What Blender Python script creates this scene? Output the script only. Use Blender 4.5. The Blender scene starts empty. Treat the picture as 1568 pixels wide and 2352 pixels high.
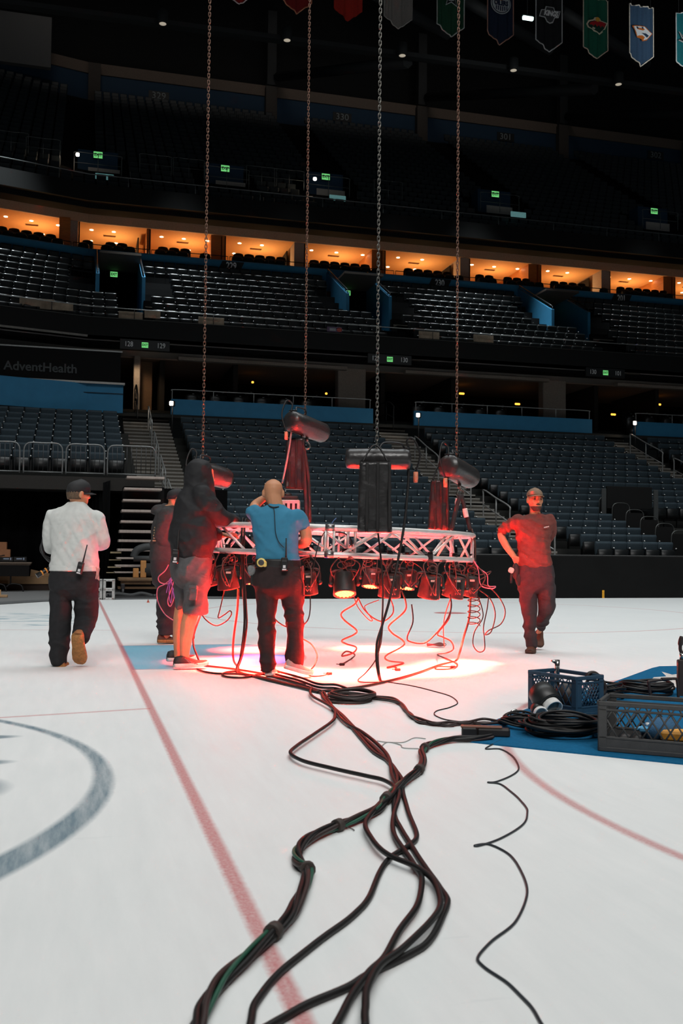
import bpy, math, random
from mathutils import Vector, Matrix, noise
S = bpy.context.scene
COL = S.collection
random.seed(7)
# ---------------------------------------------------------------- camera
FPX, CX, CY = 2287.0, 784.0, 1176.0            # 35 mm lens on a 24x36 portrait frame
YAW, PITCH, ROLL, EYE = math.radians(14.95), math.atan(96/2287.0), 0.0095, 1.06
FWD0 = Vector((math.sin(YAW), math.cos(YAW), 0)); RGT = Vector((math.cos(YAW), -math.sin(YAW), 0)); ZUP = Vector((0, 0, 1))
FWD = FWD0*math.cos(PITCH) + ZUP*math.sin(PITCH); UPV = ZUP*math.cos(PITCH) - FWD0*math.sin(PITCH)
RC = RGT*math.cos(ROLL) + UPV*math.sin(ROLL); UC = UPV*math.cos(ROLL) - RGT*math.sin(ROLL)
CAMP = Vector((0, 0, EYE))
cam = bpy.data.cameras.new('camera'); camo = bpy.data.objects.new('camera', cam); COL.objects.link(camo)
cam.sensor_fit = 'VERTICAL'; cam.sensor_height = 36; cam.sensor_width = 24; cam.lens = FPX/2352*36
cam.clip_start = .05; cam.clip_end = 300
cam.dof.use_dof = True; cam.dof.focus_distance = 9.3; cam.dof.aperture_fstop = 5.6
m4 = Matrix((RC, UC, -FWD)).transposed().to_4x4(); m4.translation = CAMP; camo.matrix_world = m4
S.camera = camo
# measured positions: a ray of the survey view meets the ice (gp), a wall Y=const (yp) or a depth (dp)
def ray(x, y): return FWD*FPX + RC*(x-CX) - UC*(y-CY)
def gp(x, y, z=0.0): r = ray(x, y); return CAMP + r*((z-EYE)/r.z)
def yp(x, y, Y): r = ray(x, y); return CAMP + r*(Y/r.y)
def dp(x, y, D): r = ray(x, y); return CAMP + r*(D/r.dot(FWD0))
# ---------------------------------------------------------------- world, exposure, lights
w = bpy.data.worlds.new('world'); S.world = w; w.use_nodes = True
w.node_tree.nodes['Background'].inputs[0].default_value = (.75, .9, 1, 1); w.node_tree.nodes['Background'].inputs[1].default_value = .028
S.view_settings.view_transform = 'Standard'; S.view_settings.look = 'None'; S.view_settings.exposure = 0; S.view_settings.gamma = 1
S.cycles.max_bounces = 6; S.cycles.diffuse_bounces = 3; S.cycles.glossy_bounces = 3; S.cycles.transparent_max_bounces = 8; S.cycles.transmission_bounces = 4
S.cycles.caustics_reflective = False; S.cycles.caustics_refractive = False; S.cycles.sample_clamp_indirect = 0
def area(name, loc, tgt, sx, sy, power, col, spread=180):
    l = bpy.data.lights.new(name, 'AREA'); l.shape = 'RECTANGLE'; l.size = sx; l.size_y = sy; l.energy = power; l.color = col; l.spread = math.radians(spread)
    o = bpy.data.objects.new(name, l); COL.objects.link(o); o.location = loc
    o.rotation_euler = (Vector(tgt)-Vector(loc)).to_track_quat('-Z', 'Y').to_euler(); return o
def spot(name, loc, tgt, power, col, ang, blend=.5, rad=.1):
    l = bpy.data.lights.new(name, 'SPOT'); l.energy = power; l.color = col; l.spot_size = math.radians(ang); l.spot_blend = blend; l.shadow_soft_size = rad
    o = bpy.data.objects.new(name, l); COL.objects.link(o); o.location = loc
    o.rotation_euler = (Vector(tgt)-Vector(loc)).to_track_quat('-Z', 'Y').to_euler(); return o
area('rink_light', (7, 14, 24), (7, 14, 0), 34, 18, 1150, (1, .99, .965), 120)
area('front_rink_light', (2, -13, 22), (4, 8, 0), 30, 5, 1080, (1, .985, .96), 58)
area('far_rink_light', (9, 17, 24), (9, 18.5, 0), 28, 8, 1500, (.88, .97, 1), 120)
for sx, sp in ((-3.2, 20000), (4.3, 17000), (9.5, 4000), (14.6, 4000), (18.6, 27000), (28, 9000)): spot('stand_light', (sx, 42.3, 25), (sx, 42.3, 11), sp, (.86, .97, 1), 40, .9, .3)
area('roof_fill_light', (12, 42, 40), (14, 64, 33), 36, 2, 45, (1, .93, .86), 36)  # added fill for the dark upper wall band, no fixture hangs there
spot('banner_light', (22.2, 24, 15), (20.9, 32, 20), 1500, (.95, 1, 1), 30, 1, .3)
# ---------------------------------------------------------------- materials
def lin(c): return tuple(((v/255)/12.92 if v/255 <= .04045 else (((v/255)+.055)/1.055)**2.4) for v in c)
MATS = {}
def mat(name, col, rough=.6, metal=0.0, spec=.5, var=.12, scale=25.0, bump=0.0, bscale=120.0, emit=None, es=0.0, stretch=None, fold=0.0, fdir=(5, 5, 9)):
    if name in MATS: return MATS[name]
    m = bpy.data.materials.new(name); m.use_nodes = True; nt = m.node_tree; b = nt.nodes['Principled BSDF']
    c = lin(col); tc = nt.nodes.new('ShaderNodeTexCoord'); src = tc.outputs['Object']
    if stretch:
        mp = nt.nodes.new('ShaderNodeMapping'); mp.inputs['Scale'].default_value = stretch; nt.links.new(src, mp.inputs[0]); src = mp.outputs[0]
    n = nt.nodes.new('ShaderNodeTexNoise'); n.inputs['Scale'].default_value = scale; n.inputs['Detail'].default_value = 4; nt.links.new(src, n.inputs['Vector'])
    r = nt.nodes.new('ShaderNodeValToRGB'); r.color_ramp.elements[0].position = .3; r.color_ramp.elements[1].position = .7
    r.color_ramp.elements[0].color = (*[v*(1-var) for v in c], 1); r.color_ramp.elements[1].color = (*[min(1, v*(1+var)) for v in c], 1)
    nt.links.new(n.outputs['Fac'], r.inputs[0]); nt.links.new(r.outputs[0], b.inputs['Base Color'])
    b.inputs['Roughness'].default_value = rough; b.inputs['Metallic'].default_value = metal; b.inputs['Specular IOR Level'].default_value = spec
    if bump:
        n2 = nt.nodes.new('ShaderNodeTexNoise'); n2.inputs['Scale'].default_value = bscale; n2.inputs['Detail'].default_value = 5; nt.links.new(src, n2.inputs['Vector'])
        bp = nt.nodes.new('ShaderNodeBump'); bp.inputs['Strength'].default_value = bump; bp.inputs['Distance'].default_value = .01
        nt.links.new(n2.outputs['Fac'], bp.inputs['Height']); nt.links.new(bp.outputs[0], b.inputs['Normal'])
    if fold:                                # soft cloth creases
        mp = nt.nodes.new('ShaderNodeMapping'); mp.inputs['Scale'].default_value = fdir; mp.inputs['Rotation'].default_value = (0, .5, 0); nt.links.new(tc.outputs['Object'], mp.inputs[0])
        n3 = nt.nodes.new('ShaderNodeTexNoise'); n3.inputs['Scale'].default_value = 1; n3.inputs['Detail'].default_value = 2; n3.inputs['Distortion'].default_value = 1.2; n3.noise_type = 'RIDGED_MULTIFRACTAL'; nt.links.new(mp.outputs[0], n3.inputs['Vector'])
        b2 = nt.nodes.new('ShaderNodeBump'); b2.inputs['Strength'].default_value = fold; b2.inputs['Distance'].default_value = .03; nt.links.new(n3.outputs['Fac'], b2.inputs['Height'])
        if bump: nt.links.new(bp.outputs[0], b2.inputs['Normal'])
        nt.links.new(b2.outputs[0], b.inputs['Normal'])
    if emit: b.inputs['Emission Color'].default_value = (*lin(emit), 1); b.inputs['Emission Strength'].default_value = es
    MATS[name] = m; return m
# ---------------------------------------------------------------- mesh builder
class MB:
    def __init__(s): s.v = []; s.f = []; s.m = []; s.s = []
    def add(s, vs, fs, mi=0, sm=False):
        o = len(s.v); s.v += [tuple(v) for v in vs]
        for f in fs: s.f.append(tuple(i+o for i in f)); s.m.append(mi); s.s.append(sm)
        return s
    def xf(s, M, start=0):
        for i in range(start, len(s.v)): s.v[i] = tuple(M @ Vector(s.v[i]))
        return s
    def box(s, c, d, mi=0, M=None):
        x, y, z = d[0]/2, d[1]/2, d[2]/2
        vs = [Vector((sx*x, sy*y, sz*z)) for sx in (-1, 1) for sy in (-1, 1) for sz in (-1, 1)]
        vs = [(M @ v if M else v) + Vector(c) for v in vs]
        return s.add(vs, [(0, 1, 3, 2), (4, 6, 7, 5), (0, 4, 5, 1), (2, 3, 7, 6), (0, 2, 6, 4), (1, 5, 7, 3)], mi)
    def rbox(s, c, d, b, mi=0, M=None, sm=False):
        h = [d[0]/2, d[1]/2, d[2]/2]; vs = []; ix = {}
        for sx in (-1, 1):
            for sy in (-1, 1):
                for sz in (-1, 1):
                    for a in range(3):
                        sg = (sx, sy, sz); v = Vector([sg[k]*(h[k] if k == a else h[k]-b) for k in range(3)])
                        ix[(sx, sy, sz, a)] = len(vs); vs.append((M @ v if M else v) + Vector(c))
        fs = []
        for a in range(3):
            p, q = [(1, 2), (0, 2), (0, 1)][a]
            for sg in (-1, 1):
                f = []
                for (u, w_) in ((-1, -1), (1, -1), (1, 1), (-1, 1)):
                    k = [0, 0, 0]; k[a] = sg; k[p] = u; k[q] = w_; f.append(ix[(*k, a)])
                fs.append(f)
            for u in (-1, 1):
                for w_ in (-1, 1):
                    k0 = [0, 0, 0]; k0[a] = -1; k0[p] = u; k0[q] = w_; k1 = list(k0); k1[a] = 1
                    fs.append([ix[(*k0, p)], ix[(*k1, p)], ix[(*k1, q)], ix[(*k0, q)]])
        for sx in (-1, 1):
            for sy in (-1, 1):
                for sz in (-1, 1): fs.append([ix[(sx, sy, sz, a)] for a in range(3)])
        return s.add(vs, fs, mi, sm)
    def tube(s, pts, r, seg=8, mi=0, closed=False, cap=True, sm=True):
        pts = [Vector(p) for p in pts]; n = len(pts)
        if n < 2: return s
        rs = r if isinstance(r, (list, tuple)) else [r]*n
        vs = []; nv = None; pt = None
        for i, p in enumerate(pts):
            a = pts[(i-1) % n] if (closed or i > 0) else p; b = pts[(i+1) % n] if (closed or i < n-1) else p
            t = b-a
            if t.length < 1e-9: t = pt or Vector((0, 0, 1))
            t = t.normalized()
            if nv is None: nv = t.orthogonal().normalized()
            else:
                nv = nv - t*nv.dot(t)
                nv = nv.normalized() if nv.length > 1e-6 else t.orthogonal().normalized()
            bv = t.cross(nv); pt = t
            for k in range(seg):
                an = 2*math.pi*k/seg; vs.append(p + nv*(math.cos(an)*rs[i]) + bv*(math.sin(an)*rs[i]))
        fs = []
        for i in range(n if closed else n-1):
            j = (i+1) % n
            for k in range(seg): fs.append((i*seg+k, i*seg+(k+1) % seg, j*seg+(k+1) % seg, j*seg+k))
        s.add(vs, fs, mi, sm)
        if cap and not closed: 
            o = len(s.v)-len(vs)
            s.f.append(tuple(o+k for k in reversed(range(seg)))); s.m.append(mi); s.s.append(False)
            s.f.append(tuple(o+(n-1)*seg+k for k in range(seg))); s.m.append(mi); s.s.append(False)
        return s
    def lathe(s, prof, seg=20, M=None, mi=0, sm=True, cap=True):
        vs = []
        for (r, z) in prof:
            for k in range(seg):
                a = 2*math.pi*k/seg; v = Vector((r*math.cos(a), r*math.sin(a), z)); vs.append(M @ v if M else v)
        fs = [(i*seg+k, i*seg+(k+1) % seg, (i+1)*seg+(k+1) % seg, (i+1)*seg+k) for i in range(len(prof)-1) for k in range(seg)]
        if cap:
            fs.append(tuple(reversed(range(seg)))); fs.append(tuple((len(prof)-1)*seg+k for k in range(seg)))
        return s.add(vs, fs, mi, sm)
    def ell(s, c, r, M=None, mi=0, seg=14, rings=9):
        vs = []; fs = []
        for i in range(rings+1):
            th = math.pi*i/rings
            for k in range(seg):
                a = 2*math.pi*k/seg; v = Vector((r[0]*math.sin(th)*math.cos(a), r[1]*math.sin(th)*math.sin(a), r[2]*math.cos(th)))
                vs.append((M @ v if M else v)+Vector(c))
        for i in range(rings):
            for k in range(seg): fs.append((i*seg+k, (i+1)*seg+k, (i+1)*seg+(k+1) % seg, i*seg+(k+1) % seg))
        return s.add(vs, fs, mi, True)
    def poly(s, pts, t, M=None, mi=0):      # flat outline in XZ, thickness t along Y
        n = len(pts); vs = [Vector((x, -t/2, z)) for x, z in pts]+[Vector((x, t/2, z)) for x, z in pts]
        if M: vs = [M @ v for v in vs]
        return s.add(vs, [tuple(range(n)), tuple(reversed(range(n, 2*n)))]+[(i, i+n, (i+1) % n+n, (i+1) % n) for i in range(n)], mi)
    def loft(s, rings, mi=0, sm=True, cap=True):
        n = len(rings[0]); vs = [p for r in rings for p in r]
        fs = [(i*n+k, i*n+(k+1) % n, (i+1)*n+(k+1) % n, (i+1)*n+k) for i in range(len(rings)-1) for k in range(n)]
        if cap: fs += [tuple(reversed(range(n))), tuple((len(rings)-1)*n+k for k in range(n))]
        return s.add(vs, fs, mi, sm)
    def mesh(s, name, mats):
        me = bpy.data.meshes.new(name); me.from_pydata(s.v, [], s.f)
        for m in (mats if isinstance(mats, (list, tuple)) else [mats]): me.materials.append(m)
        me.polygons.foreach_set('material_index', s.m); me.polygons.foreach_set('use_smooth', s.s); me.update(); return me
    def obj(s, name, mats, parent=None, loc=None):
        o = bpy.data.objects.new(name, s.mesh(name, mats)); COL.objects.link(o)
        if parent: o.parent = parent
        if loc: o.location = loc
        return o
def spl(pts, n=6, closed=False):
    P = [Vector(p) for p in pts]; out = []; L = len(P)
    for i in range(L if closed else L-1):
        g = lambda k: P[k % L] if closed else P[max(0, min(L-1, k))]
        a, b, c, d = g(i-1), g(i), g(i+1), g(i+2)
        for k in range(n):
            t = k/n; out.append(.5*((2*b)+(c-a)*t+(2*a-5*b+4*c-d)*t*t+(3*b-a-3*c+d)*t**3))
    if not closed: out.append(P[-1])
    return out
def tag(o, label, cat, group=None, kind=None):
    if label: o['label'] = label
    if cat: o['category'] = cat
    if group: o['group'] = group
    if kind: o['kind'] = kind
    return o
def struct(o): o['kind'] = 'structure'; return o
def thing(name, label, cat, loc=(0, 0, 0), rz=0.0, group=None):
    o = bpy.data.objects.new(name, None); COL.objects.link(o); o.location = loc; o.rotation_euler = (0, 0, rz); o.empty_display_size = .1
    return tag(o, label, cat, group)
def dup(o, parent=None):
    c = o.copy(); COL.objects.link(c)
    if parent is not None: c.parent = parent
    for ch in list(o.children): dup(ch, c)
    return c
def textmesh(txt, size, name='lettering', ext=.004, bold=0.0, shear=0.0):
    cu = bpy.data.curves.new(name, 'FONT'); cu.body = txt; cu.size = size; cu.extrude = ext; cu.align_x = 'CENTER'; cu.align_y = 'CENTER'; cu.offset = bold; cu.shear = shear; cu.resolution_u = 3
    o = bpy.data.objects.new('tmp', cu); COL.objects.link(o); bpy.context.view_layer.update()
    me = bpy.data.meshes.new_from_object(o.evaluated_get(bpy.context.evaluated_depsgraph_get())); bpy.data.objects.remove(o); bpy.data.curves.remove(cu); return me
def text(txt, size, m, loc, rot=(math.pi/2, 0, 0), parent=None, name='lettering', ext=.004, bold=0.0, sx=1.0, shear=0.0):
    me = textmesh(txt, size, name, ext, bold, shear); me.materials.clear(); me.materials.append(m)
    o = bpy.data.objects.new(name, me); COL.objects.link(o); o.location = loc; o.rotation_euler = rot; o.scale = (sx, 1, 1)
    if parent: o.parent = parent
    return o
ORD = 'zeroth first second third fourth fifth sixth seventh eighth ninth tenth eleventh twelfth thirteenth fourteenth fifteenth sixteenth seventeenth eighteenth nineteenth twentieth'.split()
def ordn(i):
    if i <= 20: return ORD[i]
    return ['', '', 'twenty', 'thirty'][i//10] + ('-'+ORD[i % 10] if i % 10 else 'th')
# ---------------------------------------------------------------- ice
class NT:
    def __init__(s, nt): s.nt = nt
    def M(s, op, a, b=None, c=None, clamp=False):
        n = s.nt.nodes.new('ShaderNodeMath'); n.operation = op; n.use_clamp = clamp
        for i, v in enumerate((a, b, c)):
            if v is None: continue
            if isinstance(v, (int, float)): n.inputs[i].default_value = v
            else: s.nt.links.new(v, n.inputs[i])
        return n.outputs[0]
    def soft(s, d, w, sf): return s.M('MULTIPLY_ADD', s.M('SUBTRACT', w, d), 1/sf, .5, True)       # 1 inside d<w
    def dist(s, x, y, cx, cy): return s.M('SQRT', s.M('ADD', s.M('POWER', s.M('ABSOLUTE', s.M('SUBTRACT', x, cx)), 2), s.M('POWER', s.M('ABSOLUTE', s.M('SUBTRACT', y, cy)), 2)))
    def mix(s, f, a, b):
        n = s.nt.nodes.new('ShaderNodeMix'); n.data_type = 'RGBA'; s.nt.links.new(f, n.inputs[0])
        for v, i in ((a, 6), (b, 7)):
            if isinstance(v, tuple): n.inputs[i].default_value = (*v, 1)
            else: s.nt.links.new(v, n.inputs[i])
        return n.outputs[2]
    def noise(s, scale, vec, det=4, rough=.55):
        n = s.nt.nodes.new('ShaderNodeTexNoise'); n.inputs['Scale'].default_value = scale; n.inputs['Detail'].default_value = det; n.inputs['Roughness'].default_value = rough
        s.nt.links.new(vec, n.inputs['Vector']); return n.outputs['Fac']
    def mapping(s, vec, sc, rz=0.0):
        n = s.nt.nodes.new('ShaderNodeMapping'); n.inputs['Scale'].default_value = sc; n.inputs['Rotation'].default_value = (0, 0, rz); s.nt.links.new(vec, n.inputs[0]); return n.outputs[0]
def ice_material():
    m = bpy.data.materials.new('ice'); m.use_nodes = True; nt = m.node_tree; b = nt.nodes['Principled BSDF']; N = NT(nt)
    tc = nt.nodes.new('ShaderNodeTexCoord'); P = tc.outputs['Object']; sp = nt.nodes.new('ShaderNodeSeparateXYZ'); nt.links.new(P, sp.inputs[0]); x0, y0 = sp.outputs[0], sp.outputs[1]
    j = N.M('MULTIPLY', N.M('SUBTRACT', N.noise(35, P, 5, .7), .5), .02)
    x = N.M('ADD', x0, j); y = N.M('ADD', y0, j)
    n1 = N.noise(.7, P, 5); n2 = N.noise(14, N.mapping(P, (1, .12, 1), .3), 6, .7); n3 = N.noise(70, P, 3, .8)
    v = N.M('ADD', N.M('MULTIPLY', n1, .35), N.M('MULTIPLY', n2, .65))
    col = N.mix(N.M('MULTIPLY_ADD', v, 2.2, -.6, True), (.74, .765, .765), (.83, .84, .835))
    wear = N.M('MULTIPLY_ADD', n3, 1.1, .25, True)
    wear2 = N.M('MULTIPLY_ADD', n2, 1.5, .1, True)
    band = lambda d, w, sf: N.M('MULTIPLY', N.soft(d, w, sf), wear)
    red = (.50, .085, .085); blue = (.20, .49, .64); navy = (.06, .14, .19)
    yc = 10.37; xg = .52
    # crease
    dx = N.M('SUBTRACT', x, xg); dy = N.M('ABSOLUTE', N.M('SUBTRACT', y, yc)); rr = N.dist(x, y, xg, yc)
    ins = N.M('MULTIPLY', N.M('MULTIPLY', N.soft(dy, 1.2, .02), N.soft(rr, 1.83, .02)), N.soft(N.M('MULTIPLY', dx, -1), 0, .02))
    ins2 = N.M('MULTIPLY', N.M('MULTIPLY', N.soft(dy, 1.17, .02), N.soft(rr, 1.80, .02)), N.soft(N.M('MULTIPLY', dx, -1), 0, .02))
    col = N.mix(N.M('MULTIPLY', ins, .55), col, red); col = N.mix(ins2, col, blue)
    far = N.soft(N.M('MULTIPLY', y0, -1), -1.0, 1.2)
    # goal line, circles, trapezoid lines
    col = N.mix(N.M('MULTIPLY', band(N.M('ABSOLUTE', dx), .026, .022), .85), col, red)
    for cyy in (3.62, 17.1):
        rc = N.dist(x, y, 6.64, cyy)
        col = N.mix(N.M('MULTIPLY', band(N.M('ABSOLUTE', N.M('SUBTRACT', rc, 4.57)), .026, .03), .72), col, red)
        col = N.mix(band(rc, .3, .03), col, red)
    for sg, yy in ((1, 6.905), (-1, 13.84)):
        dl = N.M('ABSOLUTE', N.M('SUBTRACT', N.M('SUBTRACT', y, yy), N.M('MULTIPLY', dx, .2*sg)))
        col = N.mix(N.M('MULTIPLY', N.M('MULTIPLY', band(dl, .022, .03), N.soft(x, xg, .02)), .62), col, red)
    # painted arc and letter strokes left of the goal line
    arc = N.M('MULTIPLY', N.soft(N.dist(x, y, -2.59, 4.88), 2.784, .035), N.M('SUBTRACT', 1, N.soft(N.dist(x, y, -2.42, 4.97), 2.53, .035)))
    col = N.mix(N.M('MULTIPLY', N.M('MULTIPLY', arc, wear2), .85), col, navy)
    for (cx, cy, rx, ry) in ((-.56, 6.02, .28, .08), (-.56, 5.31, .29, .09), (-.58, 4.74, .32, .30)):
        e = N.M('SQRT', N.M('ADD', N.M('POWER', N.M('ABSOLUTE', N.M('DIVIDE', N.M('SUBTRACT', x, cx), rx)), 2), N.M('POWER', N.M('ABSOLUTE', N.M('DIVIDE', N.M('SUBTRACT', y, cy), ry)), 2)))
        col = N.mix(N.M('MULTIPLY', N.soft(e, .9, .35), .75), col, navy)
    # faint blue lettering strokes further back
    st = N.M('MULTIPLY', N.M('MULTIPLY', N.soft(N.M('ABSOLUTE', N.M('SUBTRACT', x, -.75)), .8, .2), N.soft(N.M('ABSOLUTE', N.M('SUBTRACT', y, 16.3)), 1.6, .3)), N.soft(N.noise(2.2, N.mapping(P, (.6, 1.8, 1)), 2), .44, .05))
    col = N.mix(N.M('MULTIPLY', st, .55), col, (.12, .3, .38))
    # skate scratches and dirt
    sc = N.soft(N.noise(9, N.mapping(P, (.25, 2.5, 1), 1.2), 3, .6), .30, .05)
    col = N.mix(N.M('MULTIPLY', sc, .10), col, (.45, .50, .52))
    nt.links.new(col, b.inputs['Base Color'])
    nt.links.new(N.M('MULTIPLY_ADD', n2, .35, .34), b.inputs['Roughness']); b.inputs['Specular IOR Level'].default_value = .28
    bp = nt.nodes.new('ShaderNodeBump'); bp.inputs['Strength'].default_value = .12; bp.inputs['Distance'].default_value = .004; nt.links.new(n2, bp.inputs['Height']); nt.links.new(bp.outputs[0], b.inputs['Normal'])
    return m
ice = MB(); pts = [(-16, -9), (32, -9), (32, 22.78), (2.0, 22.78), (.6, 22.55), (-.6, 21.7), (-1.5, 20.5), (-6, 17)]
n = len(pts); ice.add([(x, y, 0) for x, y in pts]+[(x, y, -.1) for x, y in pts], [tuple(range(n)), tuple(reversed(range(n, 2*n)))]+[(i, i+n, (i+1) % n+n, (i+1) % n) for i in range(n)])
struct(ice.obj('floor', ice_material()))
# ---------------------------------------------------------------- arena structure
BLK = mat('black_paint', (27, 27, 27), .75, spec=.15); CONC = mat('dark_concrete', (52, 52, 50), .85, spec=.2, bump=.2)
STEP = mat('step_concrete', (96, 90, 82), .85, spec=.2, bump=.2); NOSE = mat('step_nosing', (150, 145, 138), .7); GREYW = mat('soffit_paint', (196, 190, 184), .8, spec=.2)
BLUE = mat('blue_wall_paint', (50, 122, 162), .6, spec=.3, scale=3, var=.06); TAN = mat('column_paint', (165, 154, 144), .8, spec=.2)
NAVY = mat('seat_fabric', (49, 62, 70), .7, spec=.3, bump=.15); SEATB = mat('black_seat_plastic', (22, 24, 25), .35, spec=.45); BSEAT = mat('black_seat_shell', (22, 25, 26), .29, spec=.6)
DOT = mat('seat_cap', (235, 236, 234), .3, spec=.6); STEEL = mat('galvanised_rail', (168, 168, 166), .38, .3); DRAIL = mat('dark_rail', (40, 40, 42), .45, .3)
GLOW = mat('exit_green', (60, 150, 60), .5, emit=(120, 222, 130), es=.75); WLET = mat('white_lettering', (225, 226, 226), .6); BOX = mat('sign_box_black', (14, 14, 15), .5)
YOFF = lambda X: -.25*max(0, .3-X)
def path_box(name, X0, X1, Y, dy, z0, z1, m, st=True, zf=None):      # a long member that follows the bowl, bending at X=.3
    xs = sorted(set([X0, X1]+([.3] if X0 < .3 < X1 else []))); mb = MB(); rings = []
    for X in xs:
        yo = YOFF(X); a = Y+yo; rings.append([(X, a, z0), (X, a+dy, z0), (X, a+dy, z1), (X, a, z1)])
    mb.loft(rings, sm=False); o = mb.obj(name, m); return struct(o) if st else o
# boards and their black cover
bd = MB(); bd.rbox((14.4, 22.86, .53), (21.2, .2, 1.06), .015); struct(bd.obj('wall_boards', mat('board_cover', (22, 22, 22), .8, spec=.1, scale=2)))
bt = MB(); bt.rbox((14.4, 22.86, 1.075), (21.2, .16, .03), .008); struct(bt.obj('trim_board_cap', mat('board_cap', (58, 58, 58), .5)))
bm = MB(); bm.add([(12.93, 22.745, .0), (13.0, 22.745, .0), (12.965, 22.745, .21)], [(0, 1, 2)]); bm.box((12.965, 22.752, .1), (.06, .01, .2))
tag(bm.obj('line_marker', mat('yellow_marker', (225, 160, 30), .5)), 'small yellow wedge marker at the foot of the black boards', 'marker')
# lower bowl
LROW = 18
def lrow(i): return 24.3+.806*i, 1.46+.21*i+.00405*i*i          # y and z of the seat-back tops
AIS = (1.75, 11.75, 22.0); AW = 1.55
g1 = MB()
for i in range(LROW):
    y, z = lrow(i); X0 = 3.45 if i < 20 else 0
    g1.box((19.5, y+.0, (z-.86)/2), (32, .81, z-.86))
    if i < 3: continue
for i in range(8):                                              # raised block left of the first stair
    y = 28.3+.86*i; z = 3.8+.285*i; g1.box((-4.5, y, z-.95), (12.3, .87, .3))
struct(g1.obj('grandstand_lower', CONC))
def stair(name, x0, x1, y0, z0, y1, z1, n):
    mb = MB()
    for k in range(n):
        t = (k+.5)/n; y = y0+(y1-y0)*t; z = z0+(z1-z0)*t; d = (y1-y0)/n
        mb.box(((x0+x1)/2, y, z-.14), (x1-x0, d+.01, .28)); mb.box(((x0+x1)/2, y-d/2+.02, z+.004), (x1-x0, .05, .012), 1)
        mb.box(((x0+x1)/2, y-d/2-.003, z-.02), (x1-x0, .012, .05), 1)
    o = mb.obj(name, (STEP, NOSE)); return struct(o)
def lstair(k, x0, x1, i0):
    mb = MB()
    for i in range(i0, LROW+2):
        ya, za = lrow(i); zb = lrow(i+1)[1]
        for h in (0, 1):
            y = ya-.4+.403*h+.2; z = za-.86+(zb-za)*.5*h+.03
            mb.box(((x0+x1)/2, y, z-.15), (x1-x0, .41, .3)); mb.box(((x0+x1)/2, y-.19, z+.004), (x1-x0, .05, .012), 1); mb.box(((x0+x1)/2, y-.208, z-.022), (x1-x0, .012, .05), 1)
    struct(mb.obj('stairs_%d' % k, (STEP, NOSE)))
lstair(1, AIS[0]-.05, AIS[0]+1.72, 4); lstair(2, AIS[1], AIS[1]+AW, 0); lstair(3, AIS[2], AIS[2]+1.6, 0)
# blue parapet walls behind the lower bowl, glass rail on top
for k, (a, b) in enumerate(((3.5, 11.72), (13.5, 21.7), (23.8, 34))):
    path_box('wall_blue_parapet_%d' % (k+1), a, b, 39.0, .15, 6.42, 7.03, BLUE)
path_box('wall_blue_left', -8, 1.55, 36.15, .15, 6.0, 7.0, BLUE); 
ul = MB(); ul.box((-3.2, 36.13, 6.68), (9.5, .02, .025)); struct(ul.obj('trim_blue_groove', mat('groove', (14, 40, 58), .7)))
tl = MB(); tl.box((-3.2, 36.18, 7.03), (9.6, .26, .07)); struct(tl.obj('trim_parapet_cap', GREYW))
bp = MB(); bp.box((-3.3, 36.25, 7.62), (9.5, .08, 1.1)); struct(bp.obj('wall_sponsor_band', mat('black_gloss_band', (13, 13, 13), .6, spec=.1)))
cp = MB(); cp.box((-3.3, 36.24, 8.2), (9.6, .1, .05)); struct(cp.obj('trim_band_cap', STEEL))
text('AdventHealth', .44, mat('sponsor_lettering', (58, 62, 63), .5), (-1.28, 36.19, 7.48), name='band_lettering', bold=.008)
tag(bpy.data.objects['band_lettering'], 'dim grey sponsor lettering on the black band above the left blue wall', 'sign')
# concourse behind: floor, back wall, columns, soffit
cc = MB(); cc.box((14, 43.5, 6.35), (44, 9, .12)); struct(cc.obj('floor_concourse', CONC))
for q in (1, 2): path_box('floor_riser_%d' % q, -9, 36, 40.28+.75*(q-1), 5.2-.75*(q-1), 6.4+.22*(q-1), 6.4+.22*q, CONC)
path_box('wall_concourse', -9, 36, 46.2, .2, 6.4, 9.2, mat('concourse_wall', (34, 26, 21), .9, spec=.1))
path_box('ceiling_soffit', -9, 36, 38.0, 3.4, 9.05, 9.13, GREYW); path_box('ceiling_concourse', -9, 36, 41.4, 5, 9.0, 9.1, mat('concourse_ceiling', (150, 128, 112), .9, spec=.1))
for k, (x, wd) in enumerate(((11.4, 1.25), (21.0, 1.15), (2.3, .26), (31.2, 1.2))):
    c = MB(); c.rbox((x, 41.4, 7.75), (wd, .5, 2.7), .03); struct(c.obj('column_%d' % (k+1), TAN))
spot('corridor_light', (2.2, 40.1, 8.8), (2.45, 41.3, 7.6), 60, (1, .72, .45), 80, .8, .1)
sw = MB(); sw.box((2.7, 42.2, 7.75), (.55, .3, 2.7)); struct(sw.obj('wall_corridor', mat('corridor_wall', (120, 92, 68), .8)))
for k, x in enumerate((3.35, 6.4, 12.9, 16.2, 23.3, 26.5)):
    c = MB(); c.box((x, 43.5, 7.7), (.2, 4, 2.6)); struct(c.obj('wall_partition_%d' % (k+1), mat('partition', (44, 38, 34), .85)))
for k, (x0, x1) in enumerate(((3.9, 11.0), (13.6, 20.4), (23.8, 30))):
    c = MB(); c.box(((x0+x1)/2, 40.6, 8.93), (x1-x0, .3, .14)); struct(c.obj('beam_%d' % (k+1), TAN))
# middle tier fascia and upper fascia
path_box('wall_fascia_middle', -9, 38, 38.0, .35, 9.05, 9.80, BLK); path_box('trim_fascia_middle', -9, 38, 37.98, .06, 9.80, 9.83, mat('fascia_edge', (60, 60, 58), .5, .5))
path_box('wall_fascia_upper', -9, 44, 45.0, .35, 16.62, 17.38, BLK)
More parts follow.
